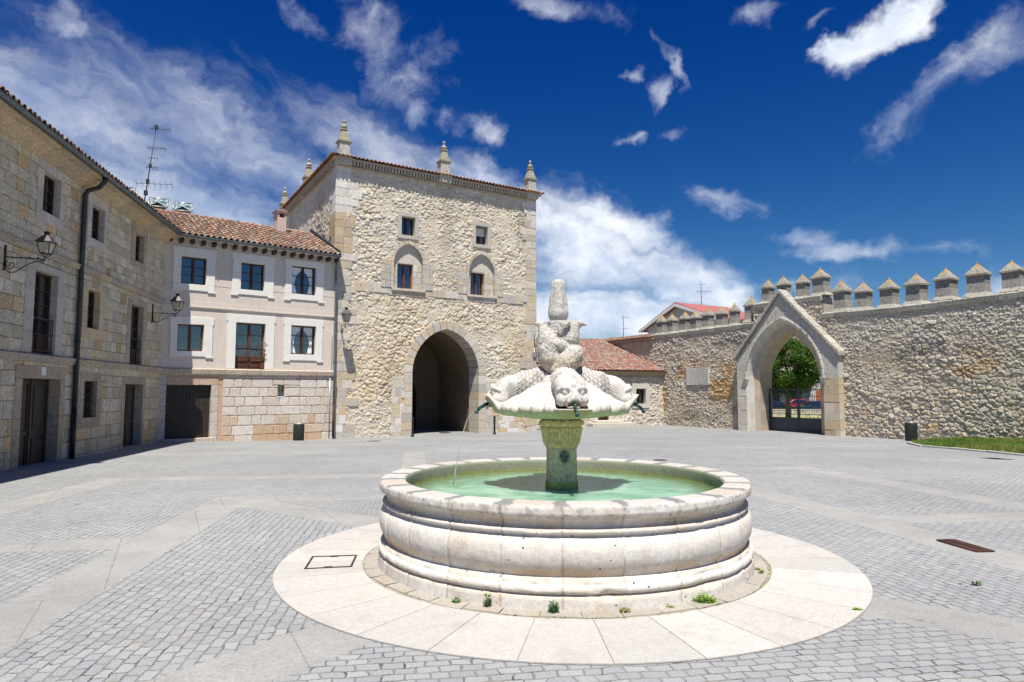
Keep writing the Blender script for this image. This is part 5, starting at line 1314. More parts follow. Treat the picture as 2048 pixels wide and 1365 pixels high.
def flat(name, pts, z, mat, label, cat, frame=False, th=.006):
    P = [gground(px, py, z) for px, py in pts]; zs = [float(gz(*p)) + .003 for p in P]; n = len(P); m = MB()
    m.add([(x, y, zz) for (x, y), zz in zip(P, zs)] + [(x, y, zz + th) for (x, y), zz in zip(P, zs)], [tuple(range(n, 2 * n))] + [(i, (i + 1) % n, n + (i + 1) % n, n + i) for i in range(n)])
    return tag(m.build(name, mat), label, cat)
ell = lambda cx, cy, a, b: [(cx + a * math.cos(k * PI / 8), cy - b * math.sin(k * PI / 8)) for k in range(16)]
flat('manhole_cover', ell(748, 882, 14, 2.2), -.42, M['cast'], 'round manhole cover in front of the tower', 'manhole cover')
flat('manhole_cover', ell(890, 866, 12, 1.2), -.54, M['cast'], 'small cover on the paving in the mouth of the archway', 'manhole cover')
flat('drain_cover', [(1958, 918), (1990, 918.5), (2030, 922.5), (1995, 922)], -.27, M['iron'], 'dark drain cover beside the lawn kerb', 'drain cover')
flat('drain_cover', ell(1320, 919, 14, 1.4), -.2, M['cast'], 'thin rusty cover on the paving behind the basin', 'drain cover')
# channel grate
P = [gground(*p, -.1) for p in ((1878, 1083), (1905, 1082), (1983, 1104), (1957, 1107))]
c0 = np.mean(P, 0); ang = math.atan2(P[3][1] - P[0][1], P[3][0] - P[0][0]); Lg = math.hypot(P[3][0] - P[0][0], P[3][1] - P[0][1]); Wg = .26
t = empty('drain_grate', (c0[0], c0[1], float(gz(*c0)) + .004), ang, 'long rusty drain grate in the paving at the right', 'drain grate')
m = MB(); m.box(-Lg / 2, Lg / 2, -Wg / 2, Wg / 2, -.0, .003); m.build('channel', M['dark'], t)
m = MB(); m.box(-Lg / 2, Lg / 2, -Wg / 2, -Wg / 2 + .025, .004, .014); m.box(-Lg / 2, Lg / 2, Wg / 2 - .025, Wg / 2, .004, .014)
for k in range(24): u = -Lg / 2 + Lg * k / 23; m.box(u - .012, u + .012, -Wg / 2 + .026, Wg / 2 - .026, .004, .013)
m.box(-Lg / 2, Lg / 2, -.01, .01, .014, .018); m.build('grate', M['cast'], t)
# ================================================================ fountain
fo = empty('fountain', (FX, FY, FZ), 0, 'white stone fountain with a round moulded basin and carved fish heads on a central stem', 'fountain')
ZB['fountain'] = FZ
def fz(m, name, mat, bevel=0, parent=None, smooth=None):
    o = m.build(name, mat, parent or fo, bevel=bevel, smooth=smooth); return o
# stone apron
m = MB(); r_ = random.Random(12); R0, R1, ZA = 2.33, 3.25, float(gz(0, FY)) 
def gzl(x, y): return float(gz(x + FX, y + FY))
NJ = 30; off = math.radians(-90 - 10.0)
for k in range(NJ):
    a0 = off + 2 * PI * k / NJ; a1 = off + 2 * PI * (k + 1) / NJ; g = .0022; c = np.array(r_.choice([(.47, .452, .425), (.49, .472, .445), (.455, .44, .415), (.475, .448, .418)])) * r_.uniform(.94, 1.04)
    n = 6; vs = []
    for (R, dz) in ((R0, .012), (R1, .012), (R0, -.1), (R1, -.1)):
        for i in range(n + 1):
            a = a0 + g / R * 1.6 + (a1 - a0 - 2 * g / R * 1.6) * i / n; x, y = R * math.cos(a), R * math.sin(a); vs.append((x, y, gzl(x, y) + dz))
    N = n + 1; fs = []
    for i in range(n): fs += [(i, N + i, N + i + 1, i + 1), (N + i, 3 * N + i, 3 * N + i + 1, N + i + 1), (i, i + 1, 2 * N + i + 1, 2 * N + i)]
    fs += [(0, 2 * N, 3 * N, N), (n, N + n, 3 * N + n, 2 * N + n)]
    m.add(vs, fs, c)
vs = []; 
for i in range(96):
    a = 2 * PI * i / 96
    for R in (2.05, 3.255): x, y = R * math.cos(a), R * math.sin(a); vs.append((x, y, gzl(x, y) + .005))
m.add(vs, [(2 * i, 2 * i + 1, (2 * i + 3) % 192, (2 * i + 2) % 192) for i in range(96)], (.34, .31, .265))
M['apron'] = stone('smooth_apron_stone', .07, .003, .25, stain=(.28, .255, .225), stain_amt=.3, fine=1.1)
tag(m.build('fountain_apron', M['apron'], fo), 'pale radial slabs round the basin')
m = MB()     # narrow inner ring of curbing
for k in range(40):
    a0 = 2 * PI * k / 40; a1 = 2 * PI * (k + 1) / 40 - .004; c = np.array((.36, .335, .29)) * r_.uniform(.92, 1.05); vs = []
    ro = 2.30 + r_.uniform(-.03, .02)
    for (R, dz) in ((2.10, .022), (ro, .014), (ro + .005, -.08)):
        for i in range(4): a = a0 + (a1 - a0) * i / 3; x, y = R * math.cos(a), R * math.sin(a); vs.append((x, y, gzl(x, y) + dz + r_.uniform(-.004, .004)))
    m.add(vs, [(j * 4 + i, (j + 1) * 4 + i, (j + 1) * 4 + i + 1, j * 4 + i + 1) for j in range(2) for i in range(3)], c)
m.build('base_ring', M['fount'], fo)
# hatch in the apron
hp = [gground(*p, ZA) for p in ((624, 1116.5), (714.5, 1113.5), (704, 1138), (608, 1143))]
m = MB(); hz_ = [float(gz(*p)) + .016 for p in hp]
H4 = [(x - FX, y - FY, z) for (x, y), z in zip(hp, hz_)]
def strip(m, A, B_, w, inw, dz=0):
    A, B_ = np.array(A), np.array(B_); d = (B_ - A) / np.linalg.norm(B_ - A); q = np.array(inw) - (A + B_) / 2; q -= d * q.dot(d); q /= np.linalg.norm(q)
    vs = [A, B_, B_ + q * w, A + q * w]; vs = [v + np.array([0, 0, dz]) for v in vs] + [v + np.array([0, 0, dz + .004]) for v in vs]
    m.add(vs, [(4, 5, 6, 7), (0, 1, 5, 4), (1, 2, 6, 5), (2, 3, 7, 6), (3, 0, 4, 7)])
cen = np.mean(H4, 0)
for i in range(4): strip(m, H4[i], H4[(i + 1) % 4], .022, cen)
for i in (0, 2):
    A, B_ = np.array(H4[i]), np.array(H4[(i + 1) % 4]); mid = (A + B_) / 2; d = (B_ - A) / np.linalg.norm(B_ - A); strip(m, mid - d * .045, mid + d * .045, .05, cen, .001)
m.build('hatch_frame', M['cast'], fo)
# basin: turned profile with joints, chips and grey mortar on the rim
PROF = [(1.90, .40), (1.90, .775), (1.905, .835), (1.93, .85), (2.17, .852), (2.195, .845), (2.205, .83), (2.205, .762), (2.197, .752), (2.168, .750), (2.158, .745), (2.156, .718), (2.145, .712), (2.128, .70), (2.120, .66), (2.122, .640), (2.135, .634),
        (2.158, .632), (2.168, .622), (2.170, .606), (2.160, .592), (2.140, .586), (2.130, .578), (2.128, .566), (2.145, .558), (2.172, .535), (2.193, .495), (2.203, .445), (2.203, .39), (2.192, .335), (2.170, .285), (2.148, .252), (2.138, .232), (2.136, .218),
        (2.152, .212), (2.172, .206), (2.176, .168), (2.180, .16), (2.198, .156), (2.210, .143), (2.214, .122), (2.210, .10), (2.196, .088), (2.172, .084), (2.170, .072), (2.196, .066), (2.206, .055), (2.212, -.05), (2.218, -.11)]
PR_ = np.array(PROF); PR_[:, 0] *= .974; seg_d = [0]; 
fine = [PR_[0]]
for a, b in zip(PR_[:-1], PR_[1:]):
    n = max(1, int(np.linalg.norm(b - a) / .022)); fine += [a + (b - a) * (i + 1) / n for i in range(n)]
fine = np.array(fine); NS = 24; ts = np.array([0, .12, .3, .7, 1.4] + list(np.arange(2.2, 13.6, .62)) + [13.9, 14.5, 14.8])
angs = []; tt = []; ks = []
for k in range(NS):
    for t_ in ts: angs.append(k * 15 - 90 - 4.2 + t_); tt.append(min(t_, 15 - t_)); ks.append(k)
angs = np.radians(np.array(angs)); tt = np.array(tt); ks = np.array(ks)
A_, I_ = np.meshgrid(angs, np.arange(len(fine)), indexing='ij'); TT = np.broadcast_to(tt[:, None], A_.shape); KS = np.broadcast_to(ks[:, None], A_.shape)
R_ = fine[I_, 0]; Z_ = fine[I_, 1]
S_ = np.broadcast_to(np.concatenate([[0], np.cumsum(np.linalg.norm(np.diff(fine, axis=0), axis=1))])[None, :], A_.shape)
arc = A_ * 2.2
outer_ = sstep(1.90, 2.0, R_)
segoff = ((KS * 7919 % 13) / 13 - .5) * .010
disp = segoff * outer_ - .008 * (TT < .2) * outer_
disp = disp + .008 * (fbm(arc * 4, S_ * 4 + 3, 3, 4) - .5) + .004 * (fbm(arc * 22, S_ * 22, 5, 3) - .5)
chip = sstep(.66, .76, fbm(arc * 3.3, S_ * 5, 9, 4)) * (.4 + .6 * (fbm(arc * 18, S_ * 18, 2, 3)))
edge_ = np.exp(-((Z_ - .84) / .03) ** 2) + np.exp(-((Z_ - .615) / .02) ** 2) + np.exp(-((Z_ - .13) / .04) ** 2) + .25
disp = disp - .022 * chip * np.clip(edge_, 0, 1) * outer_
br = np.exp(-(((A_ + PI / 2 - .62) * 2.2) / .17) ** 2) * sstep(.24, .14, Z_) * sstep(.03, .07, Z_)      # knocked-off stretch of the lower roll
br = np.maximum(br, np.exp(-(((A_ + PI / 2 - .12) * 2.2) / .1) ** 2) * sstep(.17, .1, Z_) * sstep(.03, .06, Z_) * .8)
disp = disp - br * (.034 + .03 * (fbm(arc * 14, S_ * 14, 8, 3) - .5))
RR = R_ + disp
V = np.stack([RR * np.cos(A_), RR * np.sin(A_), Z_ + .003 * (fbm(arc * 5, S_, 4, 3) - .5)], -1)
base = np.array([[.63, .595, .54], [.64, .61, .565], [.62, .58, .52], [.635, .60, .55], [.61, .565, .50], [.64, .61, .56]])[(KS * 5 + 2) % 6]
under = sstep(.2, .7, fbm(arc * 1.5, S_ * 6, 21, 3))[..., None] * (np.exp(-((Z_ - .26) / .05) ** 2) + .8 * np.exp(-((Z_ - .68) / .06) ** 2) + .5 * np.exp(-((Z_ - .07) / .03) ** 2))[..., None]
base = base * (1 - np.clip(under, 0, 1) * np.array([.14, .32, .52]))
top = (Z_ > .838) & (R_ > 1.86)
gw = np.array([(k_ * 31 % 7) / 7 for k_ in range(NS)])[KS] * 1.3 + 1.1
grey = (top & ((TT < gw + 1.6 * (fbm(arc * 10, S_ * 10, 6, 2) - .5))))[..., None]
base = np.where(grey, np.array([.225, .228, .228]), base)
tcol = np.array([[.50, .48, .445], [.49, .435, .38], [.51, .495, .465], [.505, .48, .45]])[(KS * 3) % 4]
base = np.where((top & ~grey[..., 0])[..., None], tcol, base)
inn = (R_ < 1.875) & (Z_ < .838); base = np.where(inn[..., None], np.array([.25, .265, .20]), base)
alg = inn & (Z_ < .73); base = np.where(alg[..., None], np.array([.30, .30, .12]), base)
lip = (Z_ < .84) & (Z_ > .74) & (R_ > 2.0); spk = sstep(.52, .7, fbm(arc * 26, S_ * 26, 14, 3))[..., None] * .35
base = np.where(lip[..., None], base * (1 - spk), base)
jt = ((TT < .2) & (R_ > 1.9) & ~top & (fbm(arc * 3, S_ * 7, 41, 3) > .42))[..., None]; base = np.where(jt, base * np.array([.80, .75, .70]), base)
na, ni = A_.shape; idx = np.arange(na * ni).reshape(na, ni); nx = np.roll(idx, -1, 0)
q = np.stack([idx[:, :-1], idx[:, 1:], nx[:, 1:], nx[:, :-1]], -1).reshape(-1, 4)
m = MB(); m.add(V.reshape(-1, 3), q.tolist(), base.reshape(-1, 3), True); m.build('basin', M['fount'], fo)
# water
m_, t, b = material('green_fountain_water', .04, 0, .5); p = t.pos(); x, y, z = t.xyz(p)
rr = ((x - FX) * (x - FX) + (y - FY) * (y - FY)).m('SQRT')
n1 = t.noise(p, 1.6, 5, .6, .6); n2 = t.noise(p, 9, 5, .6, .8)
c = t.mix(n1.ss(.35, .68), (.16, .35, .23), (.34, .55, .41)); c = t.mix(n2.ss(.5, .75) * .35, c, (.40, .60, .45)); c = t.mix(rr.ss(1.4, 1.86) * .8, c, (.15, .22, .06))
put(t, b, 'Base Color', c); rp = t.scale(p, (1, 2.2, 1)); put(t, b, 'Normal', t.bump(t.noise(rp, 16, 4, .6, .5) * .6 + t.noise(rp, 5, 3) , .45, .03)); b.inputs['IOR'].default_value = 1.33; b.inputs['Subsurface Weight'].default_value = .85; b.inputs['Subsurface Radius'].default_value = (.14, .34, .24); b.inputs['Subsurface Scale'].default_value = 1.0
M['water'] = m_
m = MB(); m.lathe([(.001, .30), (1.86, .30), (1.868, .70), (1.2, .70), (.6, .70), (.001, .70)], 96, (FX, FY)); m.build('water', M['water'], kind='structure', smooth=True)
# stem: moss-stained column with fluted capital
M['mossy'] = stone('algae_stained_stone', .3, .010, .3, stain=(.48, .37, .15), stain_amt=.5, streak=.2, fine=1.5)
m = MB(); m.lathe([(.195, .45), (.192, .78), (.186, .80), (.184, 1.0), (.182, 1.17), (.19, 1.18)], 40, (0, 0), (.60, .47, .32)); m.lathe([(.198, .5), (.198, .765), (.194, .78), (.18, .785)], 40, (0, 0), (.48, .44, .13)); m.build('stem', M['mossy'], fo)
NA = 192; ZS = np.linspace(0, 1, 40); vs = []; cs_ = []
for t_ in ZS:
    z = 1.18 + .335 * t_
    for k in range(NA):
        a = 2 * PI * k / NA; ph = math.cos(a * 16)
        if t_ < .08: r = .20 + .02 * t_ / .08; amp = 0
        elif t_ < .76: r = .214 + .045 * ((t_ - .08) / .68) ** 1.3; amp = .022 * abs(ph) ** .8 * min(1, (t_ - .08) * 12)
        else: u = (t_ - .76) / .24; r = .262 + .008 * math.sin(u * PI); amp = .026 * max(0, math.sin(u * PI)) ** .7 * (.5 + .5 * math.cos(a * 16)) ** .5
        if .72 < t_ < .78: amp = 0; r -= .006
        r = r * .93; vs.append(((r + amp) * math.cos(a), (r + amp) * math.sin(a), z))
n = len(ZS); m = MB(); m.add(vs, [(i * NA + k, i * NA + (k + 1) % NA, (i + 1) * NA + (k + 1) % NA, (i + 1) * NA + k) for i in range(n - 1) for k in range(NA)], (.70, .52, .27), True); m.build('fluted_capital', M['mossy'], fo)
m = MB()     # worn lead mask on the stem
fcs = [(0, 1.14, .075), (0, 1.06, .09), (0, .98, .06)]
vs = []; 
for i in range(9):
    for j in range(9):
        u, v = (i - 4) / 4, (j - 4) / 4; w = .06 * math.sqrt(max(0, 1 - (v * .92) ** 2)) * (1 - .15 * (v < 0) * -v)
        vs.append((.02 + u * w, -.196 - .035 * math.sqrt(max(0, 1 - u * u)) * math.sqrt(max(0, 1 - v * v * .8)) + .018 * math.exp(-((abs(u) - .45) ** 2 + (v - .2) ** 2) * 12), 1.08 + v * .07))
m.add(vs, [(i * 9 + j, (i + 1) * 9 + j, (i + 1) * 9 + j + 1, i * 9 + j + 1) for i in range(8) for j in range(8)], smooth=True)
M['lead'] = plain('verdigris_lead', (.16, .18, .14), .5, .5, var=.5, sc_=25); m.tube([(-.025, -.19, 1.12), (-.01, -.235, 1.07), (.02, -.24, 1.02), (.05, -.235, 1.07), (.065, -.19, 1.12)], .009, 6); m.build('lead_mask', M['lead'], fo)

# ---------------------------------------------------------------- carved parts: implicit shapes, meshed with surface nets
def nets(vol, org, h):
    s = vol < 0; nx_, ny_, nz_ = vol.shape
    c = np.stack([s[i:nx_ - 1 + i, j:ny_ - 1 + j, k:nz_ - 1 + k] for i in (0, 1) for j in (0, 1) for k in (0, 1)], -1)
    act = c.any(-1) & ~c.all(-1); ci = np.argwhere(act); vid = -np.ones(act.shape, int); vid[act] = np.arange(len(ci))
    acc = np.zeros((len(ci), 3)); cnt = np.zeros(len(ci))
    cor = [(i, j, k) for i in (0, 1) for j in (0, 1) for k in (0, 1)]
    for a in range(8):
        for b in range(a + 1, 8):
            A, B_ = np.array(cor[a]), np.array(cor[b])
            if np.abs(A - B_).sum() != 1: continue
            va = vol[tuple((ci + A).T)]; vb = vol[tuple((ci + B_).T)]; k = (va < 0) != (vb < 0); t_ = np.where(k, va / np.where(k, va - vb, 1), 0)
            acc += np.where(k[:, None], A + (B_ - A) * t_[:, None], 0); cnt += k
    P = (ci + acc / cnt[:, None]) * h + org; Q = []
    for ax in range(3):
        o1, o2 = [(1, 2), (2, 0), (0, 1)][ax]
        sh = [slice(None)] * 3; sh2 = [slice(None)] * 3; sh[ax] = slice(0, -1); sh2[ax] = slice(1, None)
        e = np.argwhere(s[tuple(sh)] != s[tuple(sh2)]); e = e[(e[:, o1] > 0) & (e[:, o2] > 0) & (e[:, o1] < vol.shape[o1] - 1) & (e[:, o2] < vol.shape[o2] - 1)]
        d1 = np.zeros(3, int); d1[o1] = 1; d2 = np.zeros(3, int); d2[o2] = 1
        v = np.stack([vid[tuple((e - d1 - d2).T)], vid[tuple((e - d2).T)], vid[tuple(e.T)], vid[tuple((e - d1).T)]], -1)
        fl_ = s[tuple(e.T)]; v[~fl_] = v[~fl_][:, ::-1]; Q.append(v)
    return P, np.concatenate(Q)
def grid(lo, hi, h):
    ax_ = [np.arange(lo[i], hi[i] + h, h) for i in range(3)]; return np.meshgrid(*ax_, indexing='ij')
def smin(a, b, k): hh = np.clip(.5 + .5 * (b - a) / k, 0, 1); return b * (1 - hh) + a * hh - k * hh * (1 - hh)
def smax(a, b, k): return -smin(-a, -b, k)
def ell_(G, c, r): 
    q = [(G[i] - c[i]) / r[i] for i in range(3)]; k = np.sqrt(q[0] ** 2 + q[1] ** 2 + q[2] ** 2); return (k - 1) * min(r)
def cap(G, a, b, ra, rb):
    a, b = np.array(a), np.array(b); d = b - a; L2 = d @ d; t_ = np.clip(sum((G[i] - a[i]) * d[i] for i in range(3)) / L2, 0, 1)
    return np.sqrt(sum((G[i] - a[i] - d[i] * t_) ** 2 for i in range(3))) - (ra + (rb - ra) * t_)
def chain(G, pts, k=.04):
    s = None
    for p, q in zip(pts[:-1], pts[1:]):
        c = cap(G, p[:3], q[:3], p[3], q[3]); s = c if s is None else smin(s, c, k)
    return s
def scales(u, v, w=.05):
    rr_ = np.floor(v / w); uu = u / w + .5 * (rr_ % 2); fu = uu - np.floor(uu) - .5; fv = v / w - rr_
    d = np.sqrt((fu * 1.5) ** 2 + (fv * .95) ** 2); return sstep(.95, .45, d)
def carve(name, sd, G, mat, col, h, smooth_cols=None):
    P, Q = nets(sd, np.array([G[0][0, 0, 0], G[1][0, 0, 0], G[2][0, 0, 0]]), h)
    m = MB(); m.add(P, Q.tolist(), col if smooth_cols is None else smooth_cols(P), True); return m.build(name, mat, fo)
# the fish, looking towards +r (second axis), lateral first axis
h = .009
G = grid((-.36, -.05, 1.56), (.36, 1.06, 2.24), h); X_, Y_, Z3 = G
body = chain(G, [(0, .02, 2.0, .15), (0, .25, 1.97, .165), (0, .48, 1.90, .18), (0, .70, 1.845, .165)], .06)
body = smin(body, ell_(G, (0, .74, 1.83), (.185, .19, .145)), .05)
lat = np.abs(X_)
sc_m = sstep(.64, .56, Y_) * sstep(.0, .1, Y_)
th_ = np.arctan2(X_, Z3 - (2.0 - .2 * Y_) + .06) * .17
body = body - .014 * scales(th_, Y_, .05) * sc_m
# cheek ridges (gill fan)
fan = np.exp(-((Y_ - .60) / .05) ** 2); body = body - fan * .017 * (.5 + .5 * np.cos((Z3 - 1.75 + (Y_ - .6) * .6) * 190)) * sstep(.06, .12, lat)
head = smin(body, ell_(G, (0, .875, 1.775), (.105, .10, .062)), .035)                                            # snout
head = smin(head, chain(G, [(-.088, .915, 1.705, .015), (-.07, .945, 1.742, .018), (-.03, .968, 1.768, .02), (.03, .968, 1.768, .02), (.07, .945, 1.742, .018), (.088, .915, 1.705, .015)], .01), .008)     # arched upper lip
for sg in (-1, 1): head = smin(head, ell_(G, (sg * .125, .80, 1.76), (.075, .11, .075)), .03)                     # cheeks
head = smin(head, ell_(G, (0, .905, 1.680), (.085, .085, .020)), .01)                                              # lower lip
head = smax(head, -ell_(G, (0, .985, 1.718), (.070, .12, .026)), .008)                                            # mouth
ex_, ey_, ez_ = .098, .878, 1.842
for sg in (-1, 1):
    head = smax(head, -ell_(G, (sg * ex_, ey_ + .02, ez_), (.040, .034, .034)), .008)
    head = smin(head, ell_(G, (sg * ex_, ey_ + .008, ez_), (.036, .036, .036)), .004)
    brow = chain(G, [(sg * .035, .905, ez_ + .022, .017), (sg * .07, .908, ez_ + .046, .024), (sg * .12, .885, ez_ + .050, .024), (sg * .165, .82, ez_ + .025, .018), (sg * .175, .78, ez_ - .02, .012)], .02)
    head = smin(head, brow, .014)
    lid = chain(G, [(sg * .05, .905, ez_ - .03, .010), (sg * .10, .895, ez_ - .047, .012), (sg * .15, .85, ez_ - .03, .010)], .01); head = smin(head, lid, .012)
    pup = np.sqrt((X_ - sg * (ex_ + .006)) ** 2 + (Z3 - ez_) ** 2) - .005; head = smax(head, -smax(pup, -(Y_ - .908), .002), .004)
    nos = ell_(G, (sg * .035, .962, 1.80), (.011, .02, .009)); head = smax(head, -nos, .005)
head = smin(head, chain(G, [(0, .885, 1.90, .030), (0, .915, 1.85, .030), (0, .945, 1.80, .034)], .02), .025)
head = smin(head, ell_(G, (0, .66, 1.93), (.185, .16, .115)), .05)
head = smin(head, ell_(G, (0, .90, 1.915), (.034, .032, .034)), .012)                                             # knob on the brow
teeth = .004 * (np.cos(X_ * 260) > 0) * (np.abs(Z3 - 1.742) < .008) * (Y_ > .9); head = head - teeth
bx_, by_, bz_ = np.meshgrid(*[np.arange(n_) for n_ in G[0].shape], indexing='ij')
rough_ = .006 * (fbm(X_ * 9 + Z3 * 3, Y_ * 9 - Z3 * 5, 6, 3) - .5); head = head + rough_
head = smax(head, 1.60 - Z3, .01)
fishes = []
def fcol(P):  # cavity shade of the carved scales painted in: grooves get a darker colour
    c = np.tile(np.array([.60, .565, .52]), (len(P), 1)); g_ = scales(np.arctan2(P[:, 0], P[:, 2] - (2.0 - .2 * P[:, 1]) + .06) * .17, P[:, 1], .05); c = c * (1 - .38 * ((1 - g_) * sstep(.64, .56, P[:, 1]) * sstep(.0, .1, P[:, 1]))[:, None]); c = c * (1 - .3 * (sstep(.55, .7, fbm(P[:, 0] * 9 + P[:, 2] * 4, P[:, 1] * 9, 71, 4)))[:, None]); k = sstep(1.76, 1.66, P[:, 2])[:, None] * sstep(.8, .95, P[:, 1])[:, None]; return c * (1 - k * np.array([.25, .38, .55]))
P, Q = nets(head, np.array([X_[0, 0, 0], Y_[0, 0, 0], Z3[0, 0, 0]]), h)
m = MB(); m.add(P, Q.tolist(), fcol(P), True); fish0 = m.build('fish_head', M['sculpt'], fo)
FANG = [math.radians(180 + a) for a in (5, 97, 185, -84)]
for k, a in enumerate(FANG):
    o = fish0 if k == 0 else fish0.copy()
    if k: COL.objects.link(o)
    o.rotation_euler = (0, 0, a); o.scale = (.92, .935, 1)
    m = MB(); m.tube([(0, .93, 1.722), (0, 1.0, 1.70), (0, 1.07, 1.655), (0, 1.105, 1.61)], .016, 8); m.tube([(0, .99, 1.703), (0, 1.01, 1.697)], .022, 8); m.tube([(.012, .95, 1.70), (.014, 1.05, 1.65), (.012, 1.10, 1.60)], .008, 6); m.tube([(0, 1.095, 1.625), (0, 1.115, 1.595)], .024, 8)
    s_ = m.build('spout_pipe', M['pipe'], o)
    s_.data.transform(Matrix.Translation((0, 0, 0)))
# shell dish
ang = np.linspace(0, 2 * PI, 361)[:-1]; tr_ = np.linspace(0, 1, 34); A2, T2 = np.meshgrid(ang, tr_, indexing='ij')
def lobe(a):
    s = np.zeros_like(a)
    for f in FANG:
        d = np.angle(np.exp(1j * (a - (f + PI / 2)))); s = np.maximum(s, sstep(.30, .19, np.abs(d)))
    return s
def ndiag(a):
    s = np.full_like(a, 9.)
    for f in FANG: s = np.minimum(s, np.abs(np.angle(np.exp(1j * (a - (f + PI / 2))))))
    return s
Lb = lobe(A2); nd = ndiag(A2); front_ = sstep(.5, .3, np.abs(np.angle(np.exp(1j * (A2 + PI / 2 - .08)))))
Rm = (1 - Lb) * (.785 + .018 * np.cos(A2 * 34) + .07 * (fbm(A2 * 5, A2 * 0 + 2, 19, 3) - .5) + .03 * np.cos((nd - PI / 4) * 1.0)) + Lb * (.935 - .02 * front_)
rad = .12 + (Rm - .12) * T2
ztop_d = 1.65 + .46 * (1 - T2) ** 1.05 + .03 * T2 ** 3 + .016 * np.cos(A2 * 34) * T2 ** 2 + .05 * T2 ** 2 * (fbm(A2 * 6, T2 * 2 + 5, 29, 3) - .5) + .014 * T2 * np.cos(A2 * 12)
ztop_l = 1.62 + .02 * (1 - T2) + (.20 - .155 * front_) * sstep(.72, 1.0, T2) ** 1.3
zt = ztop_d * (1 - Lb) + ztop_l * Lb
zt = zt + .022 * (fbm(A2 * 9, T2 * 5, 3, 3) - .5) * (1 - Lb) - .008 * sstep(.3, .0, np.abs(np.sin(A2 * 9 + T2))) * T2 * (1 - Lb)
zb2 = 1.515 + .085 * T2 ** 1.3 + .012 * np.cos(A2 * 20) * T2 ** 2 * (1 - Lb) + Lb * (.165 - .12 * front_) * sstep(.75, 1.0, T2) ** 1.2
zb2 = np.minimum(zb2, zt - .028)
radb = rad * (1 - .02 * T2); 
# lobes beneath the fish mouths: lower lip of the shell in front is shallower so the mouth shows
VT = np.stack([rad * np.cos(A2), rad * np.sin(A2), zt], -1); VB = np.stack([radb * np.cos(A2), radb * np.sin(A2), zb2], -1)
na, nt = A2.shape; ia = np.arange(na * nt).reshape(na, nt); ib = ia + na * nt; n1_ = np.roll(ia, -1, 0); n2_ = np.roll(ib, -1, 0)
q1 = np.stack([ia[:, :-1], ia[:, 1:], n1_[:, 1:], n1_[:, :-1]], -1).reshape(-1, 4); q2 = np.stack([ib[:, :-1], n2_[:, :-1], n2_[:, 1:], ib[:, 1:]], -1).reshape(-1, 4); q3 = np.stack([ia[:, -1], ib[:, -1], n2_[:, -1], n1_[:, -1]], -1)
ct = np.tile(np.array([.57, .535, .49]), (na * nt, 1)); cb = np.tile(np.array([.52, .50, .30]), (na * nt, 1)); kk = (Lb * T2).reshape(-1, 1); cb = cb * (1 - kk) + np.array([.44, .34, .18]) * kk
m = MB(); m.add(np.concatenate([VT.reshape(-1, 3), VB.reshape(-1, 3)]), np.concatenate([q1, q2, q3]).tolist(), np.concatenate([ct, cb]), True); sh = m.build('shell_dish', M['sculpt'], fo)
# twisted tails
h = .009; G = grid((-.36, -.36, 2.0), (.36, .34, 2.76), h); X_, Y_, Z3 = G
B_1 = chain(G, [(-.08, -.08, 2.14, .13), (-.12, -.11, 2.25, .15), (-.14, -.10, 2.36, .15), (-.17, -.08, 2.46, .115), (-.21, -.05, 2.58, .07), (-.235, -.03, 2.67, .045), (-.295, -.03, 2.675, .022)], .03)
B_1 = smin(B_1, chain(G, [(-.16, -.12, 2.47, .09), (-.04, -.17, 2.40, .085), (.11, -.15, 2.34, .05)], .03), .02)
C_1 = chain(G, [(-.03, -.18, 2.10, .12), (.05, -.19, 2.19, .13), (.12, -.15, 2.27, .125), (.16, -.05, 2.32, .10), (.1, .1, 2.4, .1)], .03)
D_1 = chain(G, [(.05, .0, 2.36, .12), (-.02, .0, 2.52, .135), (-.04, .01, 2.68, .13)], .03)
E_1 = chain(G, [(.14, -.01, 2.38, .085), (.12, -.04, 2.50, .095), (.14, -.03, 2.60, .08), (.165, -.03, 2.66, .06), (.22, -.03, 2.685, .035), (.295, -.03, 2.672, .018)], .03)
F_1 = chain(G, [(.0, .18, 2.1, .13), (-.08, .16, 2.25, .13), (-.1, .12, 2.42, .12), (0, .1, 2.6, .1)], .03)
H_1 = chain(G, [(-.02, -.14, 2.56, .03), (.04, -.15, 2.64, .028), (.08, -.13, 2.69, .03)], .02)
core = chain(G, [(0, .02, 2.1, .16), (-.01, .02, 2.4, .12), (-.01, 0, 2.62, .12), (-.01, 0, 2.68, .12)], .05)
sd = core
for s_, kk_, (cu_, cv_) in ((D_1, .01, (0, 1)), (E_1, .006, (.2, 1)), (F_1, .01, (0, 1)), (H_1, .01, (1, .5)), (B_1, .005, (-1, .3)), (C_1, .005, (1, .4))):
    sd = smin(sd, s_ - .0045 * scales(X_ * cv_ - Z3 * cu_ * .6 + Y_ * .4, X_ * cu_ * .7 + Z3 * cv_ + .3 * Y_, .042), kk_)
